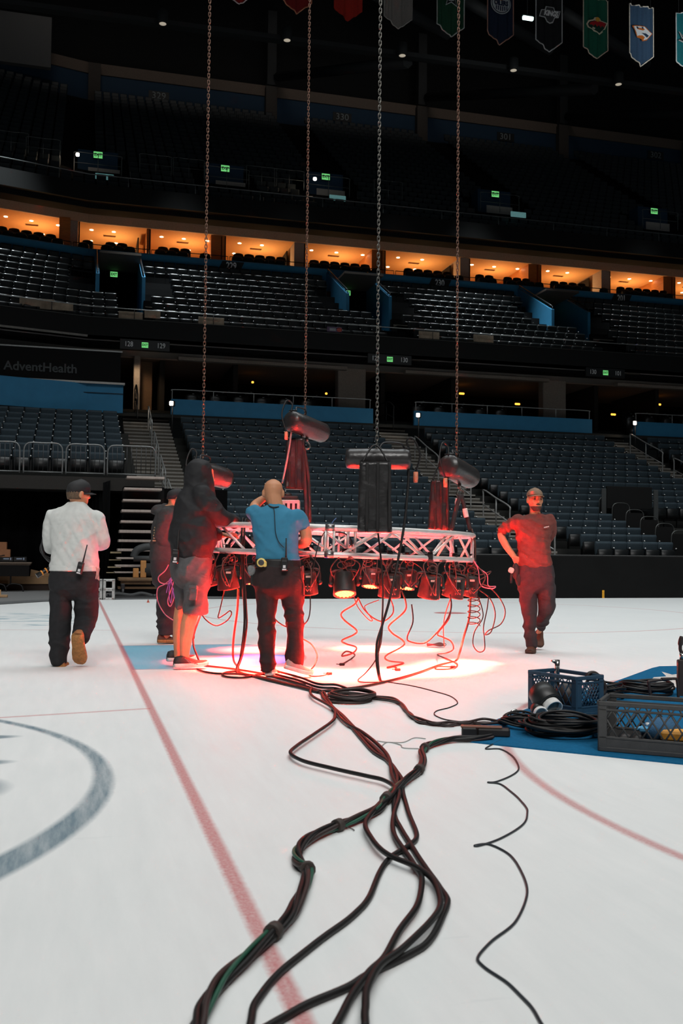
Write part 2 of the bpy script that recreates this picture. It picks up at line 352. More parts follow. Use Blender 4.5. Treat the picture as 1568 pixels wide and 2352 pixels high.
# middle bowl
MROW = 10
def mrow(j): return 39.0+.778*j, 10.2+.467*j
VOM = ((.7, 2.6), (11.6, 13.6), (21.7, 23.6), (32, 34))
g2 = MB()
for j in range(MROW):
    y, z = mrow(j)
    if j < 4: spans = ((-9, 38),)
    else: spans = [(-9, .7), (2.6, 11.6), (13.6, 21.7), (23.6, 32), (34, 38)]
    for a, b in spans:
        for (p, q) in ([(a, min(b, .3)), (.3, b)] if a < .3 < b else [(a, b)]):
            if q <= p: continue
            g2.loft([[(X, y-.45+YOFF(X), z-1.3), (X, y+.35+YOFF(X), z-1.3), (X, y+.35+YOFF(X), z-.86), (X, y-.45+YOFF(X), z-.86)] for X in (p, q)], sm=False)
struct(g2.obj('grandstand_middle', mat('tier_concrete', (26, 26, 27), .85, spec=.15)))
path_box('wall_blue_middle', -9, 38, 46.45, .15, 14.3, 14.85, BLUE); path_box('trim_blue_cap', -9, 38, 46.43, .2, 14.85, 14.89, mat('blue_cap', (70, 110, 135), .45))
vw = 0
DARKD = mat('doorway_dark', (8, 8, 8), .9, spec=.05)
for k, (a, b) in enumerate(VOM):
    for X in (a, b):
        vw += 1; m_ = MB(); pr = [(42.7, 10.6), (42.7, 12.75), (43.1, 12.95), (46.45, 14.72), (46.45, 10.6)]
        m_.add([(X-.07, p, q) for p, q in pr]+[(X+.07, p, q) for p, q in pr], [(0, 1, 2, 3, 4), (9, 8, 7, 6, 5)]+[(i, i+5, (i+1) % 5+5, (i+1) % 5) for i in range(5)])
        struct(m_.obj('wall_vomitory_%d' % vw, BLUE))
        h = MB(); top = [(X, p, q+.16) for p, q in ((42.75, 12.75), (43.1, 12.95), (46.4, 14.7))]; h.tube(top, .03, 6)
        for p in top: h.tube([p, (p[0], p[1], p[2]-.16)], .02, 5)
        tag(h.obj('sloped_rail', DRAIL), 'dark sloped rail on the %s blue wall of the %s middle tier doorway' % (('left', 'right')[X == b], ('first', 'second', 'third', 'fourth')[k]), 'rail')
    d = MB(); d.box(((a+b)/2, 46.4, 12.0), (b-a, .1, 4.0)); struct(d.obj('door_shade_%d' % (k+1), DARKD))  # black sheet put in for the unlit doorway opening
    l = MB(); l.box(((a+b)/2, 45.0, 13.95), (b-a-.14, 2.9, .1)); struct(l.obj('trim_lintel_%d' % (k+1), mat('lintel', (90, 80, 74), .8)))
    f = MB(); f.box(((a+b)/2, 44.4, 10.7), (b-a, 4, .1)); struct(f.obj('floor_vomitory_%d' % (k+1), CONC))
    stair('stairs_%d' % (k*3+10), a+.85, a+2.0, 38.4, 9.2, 42.7, 10.75, 8)
    stair('stairs_%d' % (k*3+11), a-1.15, a-.07, 41.8, 10.95, 45.6, 13.15, 12); stair('stairs_%d' % (k*3+12), b+.07, b+1.15, 41.8, 10.95, 45.6, 13.15, 12)
# suites
WARM = mat('suite_plaster', (205, 160, 110), .8, spec=.2, var=.05); WOOD = mat('suite_wood', (176, 108, 52), .55, stretch=(1, 1, 12), scale=4, var=.25); DFR = mat('suite_mullion', (24, 20, 18), .5)
SX = [-4.2, -.41, 3.11, 6.77, 10.59, 15.03, 19.5, 23.8, 27.75, 32, 36]
YS = 48.4
path_box('floor_suites', -9, 38, 46.6, 7.2, 14.25, 14.35, CONC); path_box('floor_suite_step', -9, 38, 47.5, 6.2, 14.35, 14.75, WARM); path_box('ceiling_suites', -9, 38, YS, 5.4, 16.7, 16.8, WARM); path_box('wall_suites', -9, 38, 53.6, .15, 14.6, 16.75, WARM)
path_box('ceiling_suite_soffit', -9, 38, 45.2, 3.4, 17.1, 17.15, mat('suite_soffit', (190, 165, 140), .8, spec=.2)); path_box('trim_suite_header', -9, 38, YS-.1, .12, 16.68, 17.11, mat('suite_header', (190, 165, 140), .8))
DL = mat('downlight', (255, 240, 220), .5, emit=(255, 226, 180), es=14)
FILLW = (1.0, .60, .27)
for k in range(len(SX)-1):
    a, b = SX[k], SX[k+1]; yo = YOFF((a+b)/2); thick = k in (1, 4, 6, 8)
    p = MB(); p.box((a, YS+2.55+YOFF(a), 15.6), (.5 if thick else .12, 5.1, 2.2)); struct(p.obj('wall_suite_%d' % (k+1), TAN if thick else WOOD))
    q = MB(); q.box((a+(.3 if thick else .1), YS+.1+YOFF(a), 15.6), (.07, .1, 2.2)); struct(q.obj('trim_mullion_%d' % (k+1), DFR))
    if k % 2 == 0:
        q = MB(); q.box((b-.35, YS+2.4+yo, 15.7), (.5, 4.6, 2.0)); struct(q.obj('trim_wood_panel_%d' % (k+1), WOOD))
    else:
        tvs = MB(); tvs.rbox((b-.4, YS+1.8+yo, 16.1), (.06, 1.5, .9), .02); tag(tvs.obj('wall_screen', BLK), 'switched-off wall screen in the %s lit suite from the left' % ordn(k+1), 'screen')
    n_ = [(.25, .8), (.55, .8), (.25, 2.6), (.6, 2.6)] if k % 2 else [(.2, .9), (.5, .9), (.82, .9), (.3, 2.7), (.62, 2.7)]
    for q_, (fx, fy) in enumerate(n_):
        d = MB(); X = a+(b-a)*fx; d.lathe([(.085, 0), (.085, .012), (.06, .014)], 14, Matrix.Translation((X, YS+.2+fy+YOFF(X), 16.686)))
        tag(d.obj('downlight', DL), 'round white downlight, %s in the ceiling of the %s lit suite from the left' % (ordn(q_+1), ordn(k+1)), 'light', 'downlights in the suite ceilings')
    v = MB(); v.box(((a+b)/2, YS+1.7+yo, 16.69), (.6, .18, .02))
    for s_ in range(4): v.box(((a+b)/2, YS+1.64+yo+.04*s_, 16.675), (.56, .012, .02))
    tag(v.obj('ceiling_vent', mat('vent_metal', (120, 85, 55), .6)), 'slotted air vent in the ceiling of the %s lit suite from the left' % ordn(k+1), 'vent')
    pl = bpy.data.lights.new('suite_fill', 'POINT'); pl.energy = 100; pl.color = FILLW; pl.shadow_soft_size = .25; plo = bpy.data.objects.new('suite_fill', pl); COL.objects.link(plo); plo.location = ((a+b)/2+.3, YS+1.7+yo, 15.55)  # hidden fill added mid-room to warm the suite ceiling and soffit
    # low suite front rail
    r = MB(); y_ = 46.52; zt = 15.1
    P_ = [(X, y_+YOFF(X), zt) for X in (a+.05, (a+b)/2, b-.05)]; r.tube(P_, .018, 6)
    for X in (a+.05, (a+b)/2, b-.05): r.tube([(X, y_+YOFF(X), zt), (X, y_+YOFF(X), 14.88)], .015, 5)
    tag(r.obj('front_rail', DRAIL), 'thin dark front rail of the %s lit suite from the left' % ordn(k+1), 'rail', 'suite front rails')
# hanging screens and speakers under the suite soffit
def tvpair(X, lab, both=True):
    t = thing('screen_pair' if both else 'hanging_screen', lab, 'screen', (X, 46.0+YOFF(X), 16.62))
    b_ = MB(); b_.rbox((0, .1, .38), (.55, .3, .16), .02); b_.obj('mount_box', mat('mount_grey', (120, 122, 124), .5, .3), t)
    c = MB(); c.tube([(-.22, .1, .42), (-.22, .1, .49)], .02, 6); c.tube([(.22, .1, .42), (.22, .1, .49)], .02, 6); c.obj('hanger', DRAIL, t)
    for s_ in ((-1, 1) if both else (1,)):
        m_ = MB(); m_.rbox((0, 0, 0), (.72, .06, .42), .012, M=Matrix.Rotation(math.radians(32*s_), 3, 'Z') @ Matrix.Rotation(math.radians(14), 3, 'X')); m_.xf(Matrix.Translation((.33*s_, -.02, .12))); m_.obj('screen', BLK, t)
    return t
for X, lb, bo in ((0.2, 'pair of black screens hung under the soffit above the leftmost suites', True), (7.25, 'pair of black screens hung over the plate numbered 229, right of the first chain', True), (16.0, 'pair of black screens hung right of the third chain', True), (25.3, 'pair of black screens hung right of the fourth chain', True), (29.8, 'black screen hung under the soffit near the right edge', False)): tvpair(X, lb, bo)
for X, lb in ((-2.95, 'in the far left corner'), (3.26, 'left of block 229 number'), (10.99, 'above the thick column right of block 229'), (20.66, 'above block 230')):
    t = thing('soffit_camera', 'black soffit camera '+lb, 'camera', (X, 45.9+YOFF(X), 16.88))
    b_ = MB(); b_.rbox((0, 0, 0), (.3, .4, .22), .03); b_.lathe([(.07, 0), (.07, .12)], 12, Matrix.Translation((-.05, -.2, 0)) @ Matrix.Rotation(math.pi/2, 4, 'X')); b_.obj('camera_body', BLK, t)
    c = MB(); c.tube([(.05, 0, .1), (.05, 0, .22)], .03, 6); c.lathe([(.1, .17), (.1, .22)], 10); c.obj('bracket', DRAIL, t)
# upper bowl
UROW = 22
def urow(k): return 46.1+.83*k, 18.0+.575*k
g3 = MB()
for k in range(UROW):
    y, z = urow(k); 
    for p, q in ((-9, .3), (.3, 46)): g3.loft([[(X, y-.45+YOFF(X), z-1.5), (X, y+.4+YOFF(X), z-1.5), (X, y+.4+YOFF(X), z-.86), (X, y-.45+YOFF(X), z-.86)] for X in (p, q)], sm=False)
struct(g3.obj('grandstand_upper', mat('upper_concrete', (30, 30, 31), .9, spec=.1)))
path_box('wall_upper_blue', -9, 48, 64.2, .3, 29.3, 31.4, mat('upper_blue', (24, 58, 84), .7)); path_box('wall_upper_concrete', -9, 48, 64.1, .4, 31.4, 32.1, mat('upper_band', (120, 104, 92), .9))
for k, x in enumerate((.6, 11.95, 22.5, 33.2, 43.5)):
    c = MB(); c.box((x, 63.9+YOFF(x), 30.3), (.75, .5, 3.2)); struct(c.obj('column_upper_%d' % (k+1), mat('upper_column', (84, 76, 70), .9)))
    if k: c = MB(); c.box((x, 63.9, 34.5), (.6, .5, 5)); struct(c.obj('column_roof_%d' % (k+1), mat('roof_steel', (42, 43, 44), .7)))
RS = MATS['roof_steel']
for k, x in enumerate((-.3, 13.1, 23, 33.2)): stair('stairs_%d' % (40+k), x-.6, x+.6, 50.5, 19.6, 63.5, 28.9, 44)
bw = MB(); bw.box((19, 66, 40), (60, .2, 20)); struct(bw.obj('wall_back', mat('roof_black', (10, 10, 10), .9)))
pb = MB(); pb.box((-5, 62, 31.9), (6, .4, 3.1)); struct(pb.obj('wall_press_box', mat('press_box', (112, 110, 108), .8)))
rf = MB(); rf.box((12, 28, 46), (80, 80, .3)); struct(rf.obj('ceiling', MATS['roof_black']))
for k, (z0, z1, y, hh) in enumerate(((24.75, 25.35, 45, .22), (25.25, 25.9, 46.2, .16))):
    b_ = MB(); b_.box((15, y, 0), (44, hh*1.6, hh)); b_.xf(Matrix.Translation((0, 0, (z0+z1)/2-.0)) @ Matrix.Rotation(-math.atan((z1-z0)/44), 4, 'Y')); struct(b_.obj('beam_roof_%d' % (k+1), RS))
for k, (x, y) in enumerate(((14, 44), (19.5, 44), (25, 44))):
    b_ = MB(); b_.tube([(x-3, y-1.5, 27.2), (x+3.2, y+1, 26.6)], .28, 8); struct(b_.obj('beam_duct_%d' % (k+1), RS))
for k, x in enumerate((12.3, 22.8, 33.4)):
    b_ = MB(); b_.tube([(x, 63.5, 32.5), (x+3.5, 47, 26)], .3, 6); struct(b_.obj('beam_rafter_%d' % (k+1), RS))
LENS = mat('fixture_lens', (230, 220, 200), .3, emit=(255, 240, 215), es=.35)
for x, lb in ((3.35, 'leftmost'), (9.06, 'second from left'), (14.7, 'between the third and fourth chains'), (20.49, 'under the bear banner'), (26.3, 'near the right edge')):
    t = thing('rafter_light', 'cylindrical light can hung on the roof beam, '+lb, 'light', (x, 44.55, 25.05+(x-3)*.012), group='light cans on the roof beam')
    a_ = MB(); a_.lathe([(.22, -.2), (.24, -.15), (.24, .35), (.15, .42)], 14); a_.obj('can', RS, t); a_ = MB(); a_.lathe([(.16, -.215), (.03, -.22)], 12); a_.obj('lens', LENS, t)
t = thing('work_light', 'white fluorescent work light glowing left of the black banner with slanted letters', 'light', tuple(yp(1212, 42, 36)))
a_ = MB(); a_.tube([(0, .05, .1), (0, .05, 10)], .012, 5); a_.obj('hanger', RS, t); a_ = MB(); a_.rbox((0, 0, 0), (.45, .12, .14), .02); a_.obj('lamp_tube', mat('work_tube', (220, 250, 250), .4, emit=(215, 255, 250), es=4), t); a_ = MB(); a_.rbox((0, .05, .1), (.5, .16, .06), .01); a_.obj('housing', RS, t)
# drape, tunnel and platform at left
DRP = mat('black_drape', (11, 11, 12), .9, spec=.08)
d = MB(); rings = []
for i in range(60):
    x = -8+9.3*i/59; yv = 28.6+.10*math.sin(i*1.9)+.05*math.sin(i*4.3); rings.append([(x, yv, .02), (x, yv+.03, .02), (x, yv+.03+.1, 3.0), (x, yv+.1, 3.0)])
d.loft(rings); tag(d.obj('black_drape', DRP), 'tall black drape closing the tunnel behind the grey shirt', 'curtain')
pf = MB(); pf.box((-3.4, 27.3, 2.92), (10.8, 1.2, .16)); struct(pf.obj('floor_platform', CONC)); pe = MB(); pe.box((-3.4, 26.7, 2.82), (10.8, .1, .34)); struct(pe.obj('trim_platform', mat('platform_edge', (40, 37, 34), .7, .3)))
tf = MB(); tf.box((-4, 25, -.055), (18, 17, .108)); struct(tf.obj('floor_tunnel', mat('tunnel_floor', (118, 118, 118), .85, bump=.2)))
gs = MB(); gs.loft([[(x, y, .0), (x+dx, y+.5, .0), (x+dx, y+.5, .012), (x, y, .012)] for x, y, dx in ((-6, 17.05, -.4), (-1.5, 20.55, -.4), (-.6, 21.75, -.3), (.6, 22.6, -.1), (2.2, 22.83, 0), (3.8, 22.9, 0))], sm=False); struct(gs.obj('trim_ice_edge', mat('ice_edge_rubber', (92, 94, 95), .8)))
# ---------------------------------------------------------------- seats
def seat_back(mb, mi=0):
    prof = [(-.02, .44), (-.05, .56), (-.045, .70), (-.075, .79), (-.07, .84), (-.03, .865), (.02, .85), (.04, .79), (.04, .6), (.035, .44)]
    rs = []
    for x, k in ((-.228, .78), (-.212, .97), (-.1, 1.0), (.1, 1.0), (.212, .97), (.228, .78)):
        rs.append([(x, (p+.01)*k-.01, .65+(q-.65)*(.9+.1*k)) for p, q in prof])
    return mb.loft(rs, mi)
def seat_pan(mb, mi=0):
    rs = []
    for x, k in ((-.215, .6), (-.19, 1), (0, 1.12), (.19, 1), (.215, .6)):
        rs.append([(x, -.13+dy*k, .46+dz*(.9+.1*k)) for dy, dz in ((-.05, -.16), (-.06, .0), (-.05, .17), (-.015, .195), (.035, .17), (.04, 0), (.03, -.16))])
    return mb.loft(rs, mi)
def seat_arm(mb, mi=0, di=1):
    mb.rbox((.242, -.07, .655), (.045, .24, .045), .012, mi); mb.box((.242, -.02, .3), (.035, .06, .6), mi); mb.lathe([(.021, 0), (.021, .014), (.009, .024)], 8, Matrix.Translation((.242, -.175, .682)) @ Matrix.Rotation(.7, 4, 'X'), di); return mb
S0 = thing('arena_seat', 'x', 'seat', group='navy seats of the lower bowl')
seat_back(MB()).obj('backrest', NAVY, S0); seat_pan(MB()).obj('seat_cushion', SEATB, S0); seat_arm(MB()).obj('armrest', (SEATB, DOT), S0)
def project(p):
    d = Vector(p)-CAMP; z = d.dot(FWD); return (CX+FPX*d.dot(RC)/z, CY-FPX*d.dot(UC)/z, z)
def inview(p, mx=40, my=30): x, y, z = project(p); return -mx < x < 1568+mx and -my < y < 2352+my
low = []
for i in range(LROW):
    y, z = lrow(i)
    for nm, a, b in (('right of the left stair', 3.55, 11.65), ('right of the middle stair', 13.4, 21.9), ('right of the far right stair', 23.7, 32)):
        nn = int((b-a)/.478); off = ((b-a)-nn*.478)/2
        for q in range(nn):
            X = a+off+.478*(q+.5)
            if 16.15 < X < 20.0 and y < 28.9: continue
            if X < 5 and i < 1: continue
            low.append((X, y, z-.86, ordn(i+1)+' row above the boards', q+1, nm))
for i in range(8):
    for q in range(15): low.append((1.3-.5*(q+.5), 28.3+.86*i, 3.8+.285*i-.86, ordn(i+1)+' row above the tunnel', q+1, 'left of the left stair'))
low = [s_ for s_ in low if inview((s_[0], s_[1], s_[2]+.8))]
low.sort(key=lambda s_: s_[1]*math.cos(YAW)+s_[0]*math.sin(YAW))
first = True
rest = MB()
for n_, (X, y, z, row, q, nm) in enumerate(low):
    if n_ < 300:
        o = S0 if first else dup(S0); first = False
        o.location = (X, y, z); o['label'] = 'navy arena seat, %s, %s %s' % (row, ordn(q), nm)
    else:
        st = len(rest.v); seat_back(rest, 0); seat_pan(rest, 1); seat_arm(rest, 1, 2); rest.xf(Matrix.Translation((X, y, z)), st)
tag(rest.obj('arena_seats', (NAVY, SEATB, DOT)), 'remaining rows of navy arena seats in the lower bowl', 'seats', kind='stuff')
def simple_seat(mb):
    seat_back(mb, 0); rs = []
    for x, k in ((-.21, .6), (-.19, 1), (.19, 1), (.21, .6)): rs.append([(x, -.2+dy, .46+dz*k) for dy, dz in ((-.17, -.03), (-.18, .01), (-.16, .035), (.1, .02), (.14, -.04))])
    mb.loft(rs, 0); mb.rbox((.245, -.1, .62), (.04, .26, .04), .01, 0); mb.box((.245, 0, .32), (.03, .05, .64), 0); return mb
mid = []
for j in range(MROW):
    y, z = mrow(j)
    bl = [('the far left block', -7.5, VOM[0][0]), ('block 229', VOM[0][1], VOM[1][0]), ('block 230', VOM[1][1], VOM[2][0]), ('block 201', VOM[2][1], 31.9)]
    for k, (nm, a, b) in enumerate(bl):
        if j <= 3: a2, b2 = (VOM[k-1][0]+2.1 if k else a), (VOM[k][0]+.75 if k < 3 else b)
        elif j <= 7: a2, b2 = (a+1.2 if k else a), (b-1.2 if k < 3 else b)
        else: a2, b2 = a+.12, b-.12
        nn = int((b2-a2)/.5)
        for q in range(nn):
            X = (a2+.5*(q+.5)) if k else (b2-.5*(q+.5)); mid.append((X, y+YOFF(X), z-.86, j+1, q+1, nm, k))
mid = [s_ for s_ in mid if inview((s_[0], s_[1], s_[2]+.8))]
mid.sort(key=lambda s_: s_[1]*math.cos(YAW)+s_[0]*math.sin(YAW))
M0 = tag(simple_seat(MB()).obj('bowl_seat', BSEAT), 'x', 'seat', 'glossy black seats of the middle tier'); rest = MB()
for n_, (X, y, z, j, q, nm, k) in enumerate(mid):
    rz = -.24 if X < .3 else 0
    if n_ < 300:
        o = M0 if n_ == 0 else dup(M0); o.location = (X, y, z); o.rotation_euler = (0, 0, -rz); o['label'] = 'glossy black seat in %s, %s row up, %s from its %s end' % (nm, ordn(j), ordn(q), 'left' if k else 'right')
    else:
        st = len(rest.v); simple_seat(rest); rest.xf(Matrix.Translation((X, y, z)) @ Matrix.Rotation(-rz, 4, 'Z'), st)
tag(rest.obj('bowl_seats', BSEAT), 'remaining glossy black seats of the middle tier', 'seats', kind='stuff')
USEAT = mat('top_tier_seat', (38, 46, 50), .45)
def top_seat(mb): mb.rbox((0, 0, .64), (.44, .07, .42), .03, 0); mb.rbox((0, -.12, .44), (.42, .12, .22), .03, 0); return mb
T0 = tag(top_seat(MB()).obj('tier_seat', USEAT), 'x', 'seat', 'front row seats of the top tier'); rest = MB(); n_ = 0
for k in range(UROW):
    y, z = urow(k); X = -8.0; q = 0
    while X < 44:
        X += .52; near = [s_ for s_ in (-.3, 13.1, 23, 33.2) if abs(X-s_) < .9]
        if near and k > 3: continue
        if 1 < k < 6 and [s_ for s_ in (.7, 6.89, 12.08, 21.49, 31.16) if abs(X-s_) < 1.5]: continue
        p = (X, y+YOFF(X), z-.86)
        if not inview((X, p[1], p[2]+.8)): continue
        if k == 0:
            q += 1; o = T0 if n_ == 0 else dup(T0); n_ += 1; o.location = p; o['label'] = 'dim seat in the front row of the top tier, %s from the left' % ordn(q) if q < 40 else 'dim seat in the front row of the top tier, far right'
        else: st = len(rest.v); top_seat(rest); rest.xf(Matrix.Translation(p), st)
tag(rest.obj('tier_seats', USEAT), 'rows of unlit seats filling the dark top tier', 'seats', kind='stuff')
# suite chairs: high black backs, two rows per suite
def lounge(mb):
    rs = []
    for z, w_, d in ((.0, .25, .26), (.45, .27, .28), (.5, .28, .12), (.85, .27, .1), (.97, .22, .09), (1.0, .12, .05)): rs.append([(w_*math.cos(a), (.08 if z > .46 else -.02)+d*math.sin(a), z) for a in [2*math.pi*t/14 for t in range(14)]])
    return mb.loft(rs)
L0 = tag(lounge(MB()).obj('lounge_chair', mat('lounge_leather', (20, 18, 18), .4)), 'x', 'chair', 'black lounge chairs in front of the lit suites'); n_ = 0
for k in range(len(SX)-1):
    a, b = SX[k], SX[k+1]
    for r_ in (0, 1):
        nn = int((b-a-.5)/.53)
        for q in range(nn-r_):
            X = a+.5+.53*q+.2*r_; p = (X, (47.1, 47.95)[r_]+YOFF(X), (14.35, 14.75)[r_])
            if not inview((p[0], p[1], p[2]+.9)): continue
            if (k*7+q) % 9 == 8: continue
            o = L0 if n_ == 0 else dup(L0); n_ += 1; o.location = p; o['label'] = 'black lounge chair, %s row of the %s lit suite, %s from its left' % (('front', 'back')[r_], ordn(k+1), ordn(q+1))
# dim lounge chairs behind the blue parapet
C0 = None
for k, (x0, x1) in enumerate(((4.4, 10.3), (14, 19.6), (24.2, 30))):
    for r_ in range(3):
        for q in range(int((x1-x0)/.95)):
            X = x0+.95*q+.35*r_; p = (X, 39.9+.75*r_, 6.4+.22*r_)
            if not inview(p): continue
            mb = MB() if C0 is None else None
            if C0 is None:
                lounge(mb); mb.ell((.05, -.02, 1.0), (.045, .03, .02), mi=1); C0 = tag(mb.obj('club_chair', (MATS['lounge_leather'], mat('chair_badge', (120, 122, 122), .3))), 'x', 'chair', 'dim club chairs behind the blue parapets'); o = C0
            else: o = dup(C0)
            o.location = p; o['label'] = 'dim club chair behind the %s blue parapet, %s row, %s from left' % (('left', 'middle', 'right')[k], ordn(r_+1), ordn(q+1))
# ---------------------------------------------------------------- rails
def hand_rail(name, P, h, lab, m=STEEL, mid_=True, r=.024, group=None, cat='handrail'):
    t = thing(name, lab, cat, P[0], group=group); o = Vector(P[0]); Q = [Vector(p)-o for p in P]; up = Vector((0, 0, h))
    a = MB(); a.tube(spl([Q[0]]+[Q[0]+up*.8, Q[0]+up+(Q[1]-Q[0])*.06]+[q+up for q in Q[1:-1]]+[Q[-1]+up-(Q[-1]-Q[-2])*.06, Q[-1]+up*.8, Q[-1]], 4), r, 8); a.obj('top_rail', m, t)
    if mid_: a = MB(); a.tube([q+up*.5 for q in Q], r*.8, 6); a.obj('mid_rail', m, t)
    for q in Q[1:-1]: a = MB(); a.tube([q, q+up], r*.9, 6); a.obj('post', m, t)
    return t
k_ = 0
for s_, (xa, segs, nm) in enumerate(((2.62, ((4.5, 7), (8, 10.5), (11.5, 14), (15.5, 18)), 'left'), (12.6, ((0.6, 3), (4.2, 6.7), (8, 10.4), (11.8, 15)), 'middle'), (22.9, ((6.5, 9), (10.2, 13), (14, 17)), 'right'))):
    for q, (i0, i1) in enumerate(segs):
        P = []
        for f in (i0, (i0+i1)/2, i1):
            y, z = lrow(f); P.append((xa, y-.1, z-.84))
        hand_rail('stair_rail', P, .95, 'grey tubular handrail on the %s lower stair, %s from the bottom' % (nm, ordn(q+1)), group='stair handrails of the lower bowl')
hand_rail('stair_rail', [(2.2, 38.6, 6.1), (2.2, 39.6, 6.6), (2.2, 40.6, 6.6)], 1.0, 'dark handrail at the head of the left lower stair', DRAIL)
hand_rail('stair_rail', [(12.6, 39, 6.2), (12.6, 40, 6.5), (12.6, 42.4, 6.5)], 1.0, 'dark handrail at the head of the middle lower stair', DRAIL)
for q, (x0, x1, y, z, nm) in enumerate(((3.55, 11.6, 39.08, 7.03, 'left'), (13.6, 21.6, 39.08, 7.03, 'middle'), (23.9, 33, 39.08, 7.03, 'right'))):
    t = hand_rail('parapet_rail', [(x0+(x1-x0)*f/5, y, z) for f in range(6)], .38, 'thin steel rail with glass on the %s blue parapet' % nm, STEEL, False, .018, 'rails on the blue parapets', 'rail')
def glassmat():
    m = bpy.data.materials.new('clear_glass'); m.use_nodes = True; nt = m.node_tree; nt.nodes.remove(nt.nodes['Principled BSDF']); o = nt.nodes['Material Output']
    tr = nt.nodes.new('ShaderNodeBsdfTransparent'); gl = nt.nodes.new('ShaderNodeBsdfGlossy'); gl.inputs['Roughness'].default_value = .05; mx = nt.nodes.new('ShaderNodeMixShader'); fr = nt.nodes.new('ShaderNodeFresnel')
    fr.inputs[0].default_value = 1.45; tr.inputs[0].default_value = (.93, .96, .96, 1); nt.links.new(fr.outputs[0], mx.inputs[0]); nt.links.new(tr.outputs[0], mx.inputs[1]); nt.links.new(gl.outputs[0], mx.inputs[2]); nt.links.new(mx.outputs[0], o.inputs[0]); return m
GLASS = glassmat()
t = thing('fascia_rail', 'long thin rail on top of the middle fascia', 'rail', (0, 38.2, 9.83))
a = MB(); a.tube([(X, YOFF(X), .42) for X in (-8, -4, .3, 10, 20, 37)], .016, 6); a.obj('top_rail', STEEL, t)
for X in range(-7, 37, 3): a = MB(); a.tube([(X, YOFF(X), 0), (X, YOFF(X), .42)], .014, 5); a.obj('post', DRAIL, t)
t = thing('fascia_rail', 'long thin rail on top of the upper fascia', 'rail', (0, 45.2, 17.38))
a = MB(); a.tube([(X, YOFF(X), .5) for X in (-8, -4, .3, 10, 20, 37)], .026, 6); a.obj('top_rail', mat('upper_rail', (120, 124, 124), .3, .5), t)
for X in range(-7, 37, 3): a = MB(); a.tube([(X, YOFF(X), 0), (X, YOFF(X), .5)], .02, 5); a.obj('post', MATS['upper_rail'], t)
# small square rails of the upper tier doorways, doorway blocks, exit signs
def exit_sign(p, s_, lab):
    t = thing('exit_sign', lab, 'sign', p); a = MB(); a.rbox((0, .04, 0), (s_*1.1, .08, s_*.85), .01); a.obj('housing', BOX, t); a = MB(); a.box((0, -.004, 0), (s_, .01, s_*.75)); a.obj('lit_panel', GLOW, t)
    text('EXIT', s_*.52, mat('exit_letters', (24, 74, 36), .5), (0, -.012, 0), parent=t, sx=.8, bold=.006); return t
for q, (X, z) in enumerate(((.7, 20.27), (6.89, 20.29), (12.08, 20.43), (21.49, 20.5), (31.16, 20.53))):
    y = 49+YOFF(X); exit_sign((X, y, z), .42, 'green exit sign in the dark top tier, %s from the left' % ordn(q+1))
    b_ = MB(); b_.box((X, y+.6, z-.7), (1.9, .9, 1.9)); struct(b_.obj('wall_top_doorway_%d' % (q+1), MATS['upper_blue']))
    b_ = MB(); b_.box((X+.3, y+.13, z-1.0), (1.5, .04, .8)); struct(b_.obj('trim_top_doorway_%d' % (q+1), GREYW))
    hand_rail('doorway_rail', [(X-1.1, y-.6, z-1.2), (X, y-.6, z-1.2), (X+1.1, y-.6, z-1.2)], 1.0, 'thin square guard rail before the top tier exit, %s from the left' % ordn(q+1), MATS['upper_rail'], True, .018, 'guard rails of the top tier exits', 'rail')
for q, X in enumerate((-5.5, -3.2, -1.8, 3.4, 5.0, 8.6, 10.0, 15.2)):
    y = 48.2+YOFF(X); hand_rail('walkway_rail', [(X-.75, y, 19.3), (X, y, 19.3), (X+.75, y, 19.3)], .95, 'dim guard rail panel along the top tier walkway, %s from the left' % ordn(q+1), MATS['upper_rail'], True, .014, 'guard rail panels of the top tier', 'rail')
for q, (X, z) in enumerate(((1.47, 13.72), (12.52, 13.72), (22.7, 13.75))): exit_sign((X, 46.2, z), .32, 'green exit sign over the middle tier doorway, %s from the left' % ordn(q+1))
for q, (X, z, a_, b_) in enumerate(((2.4, 8.86, '128', '129'), (12.09, 8.9, '129', '130'), (21.76, 8.9, '130', '101'))):
    t = thing('section_sign', 'black hanging sign reading %s and %s over the %s lower stair' % (a_, b_, ('left', 'middle', 'right')[q]), 'sign', (X, 37.96, z)); m_ = MB(); m_.rbox((0, .05, 0), (1.85, .1, .39), .01); m_.obj('sign_box', BOX, t)
    text(a_, .27, WLET, (-.6, -.006, 0), parent=t, sx=.8); text(b_, .27, WLET, (.6, -.006, 0), parent=t, sx=.8)
    m_ = MB(); m_.box((0, -.006, 0), (.24, .012, .2)); m_.obj('lit_panel', GLOW, t); text('EXIT', .13, MATS['exit_letters'], (0, -.016, 0), parent=t, sx=.8, bold=.004)
for X, z, n_ in ((6.88, 14.62, '229'), (17.37, 14.64, '230'), (27.54, 14.64, '201')):
    t = thing('section_number', 'slanted black plate numbered %s on the blue wall %s' % (n_, {'229': 'right of the first chain', '230': 'between third and fourth chains', '201': 'right of the fourth chain'}[n_]), 'sign', (X, 46.42, z)); m_ = MB(); m_.poly([(-.62, -.22), (.42, -.22), (.62, .22), (-.42, .22)], .012); m_.obj('plate', BOX, t); text(n_, .46, mat('number_white', (250, 250, 250), .5), (0, -.012, 0), parent=t, sx=.72, bold=.01)
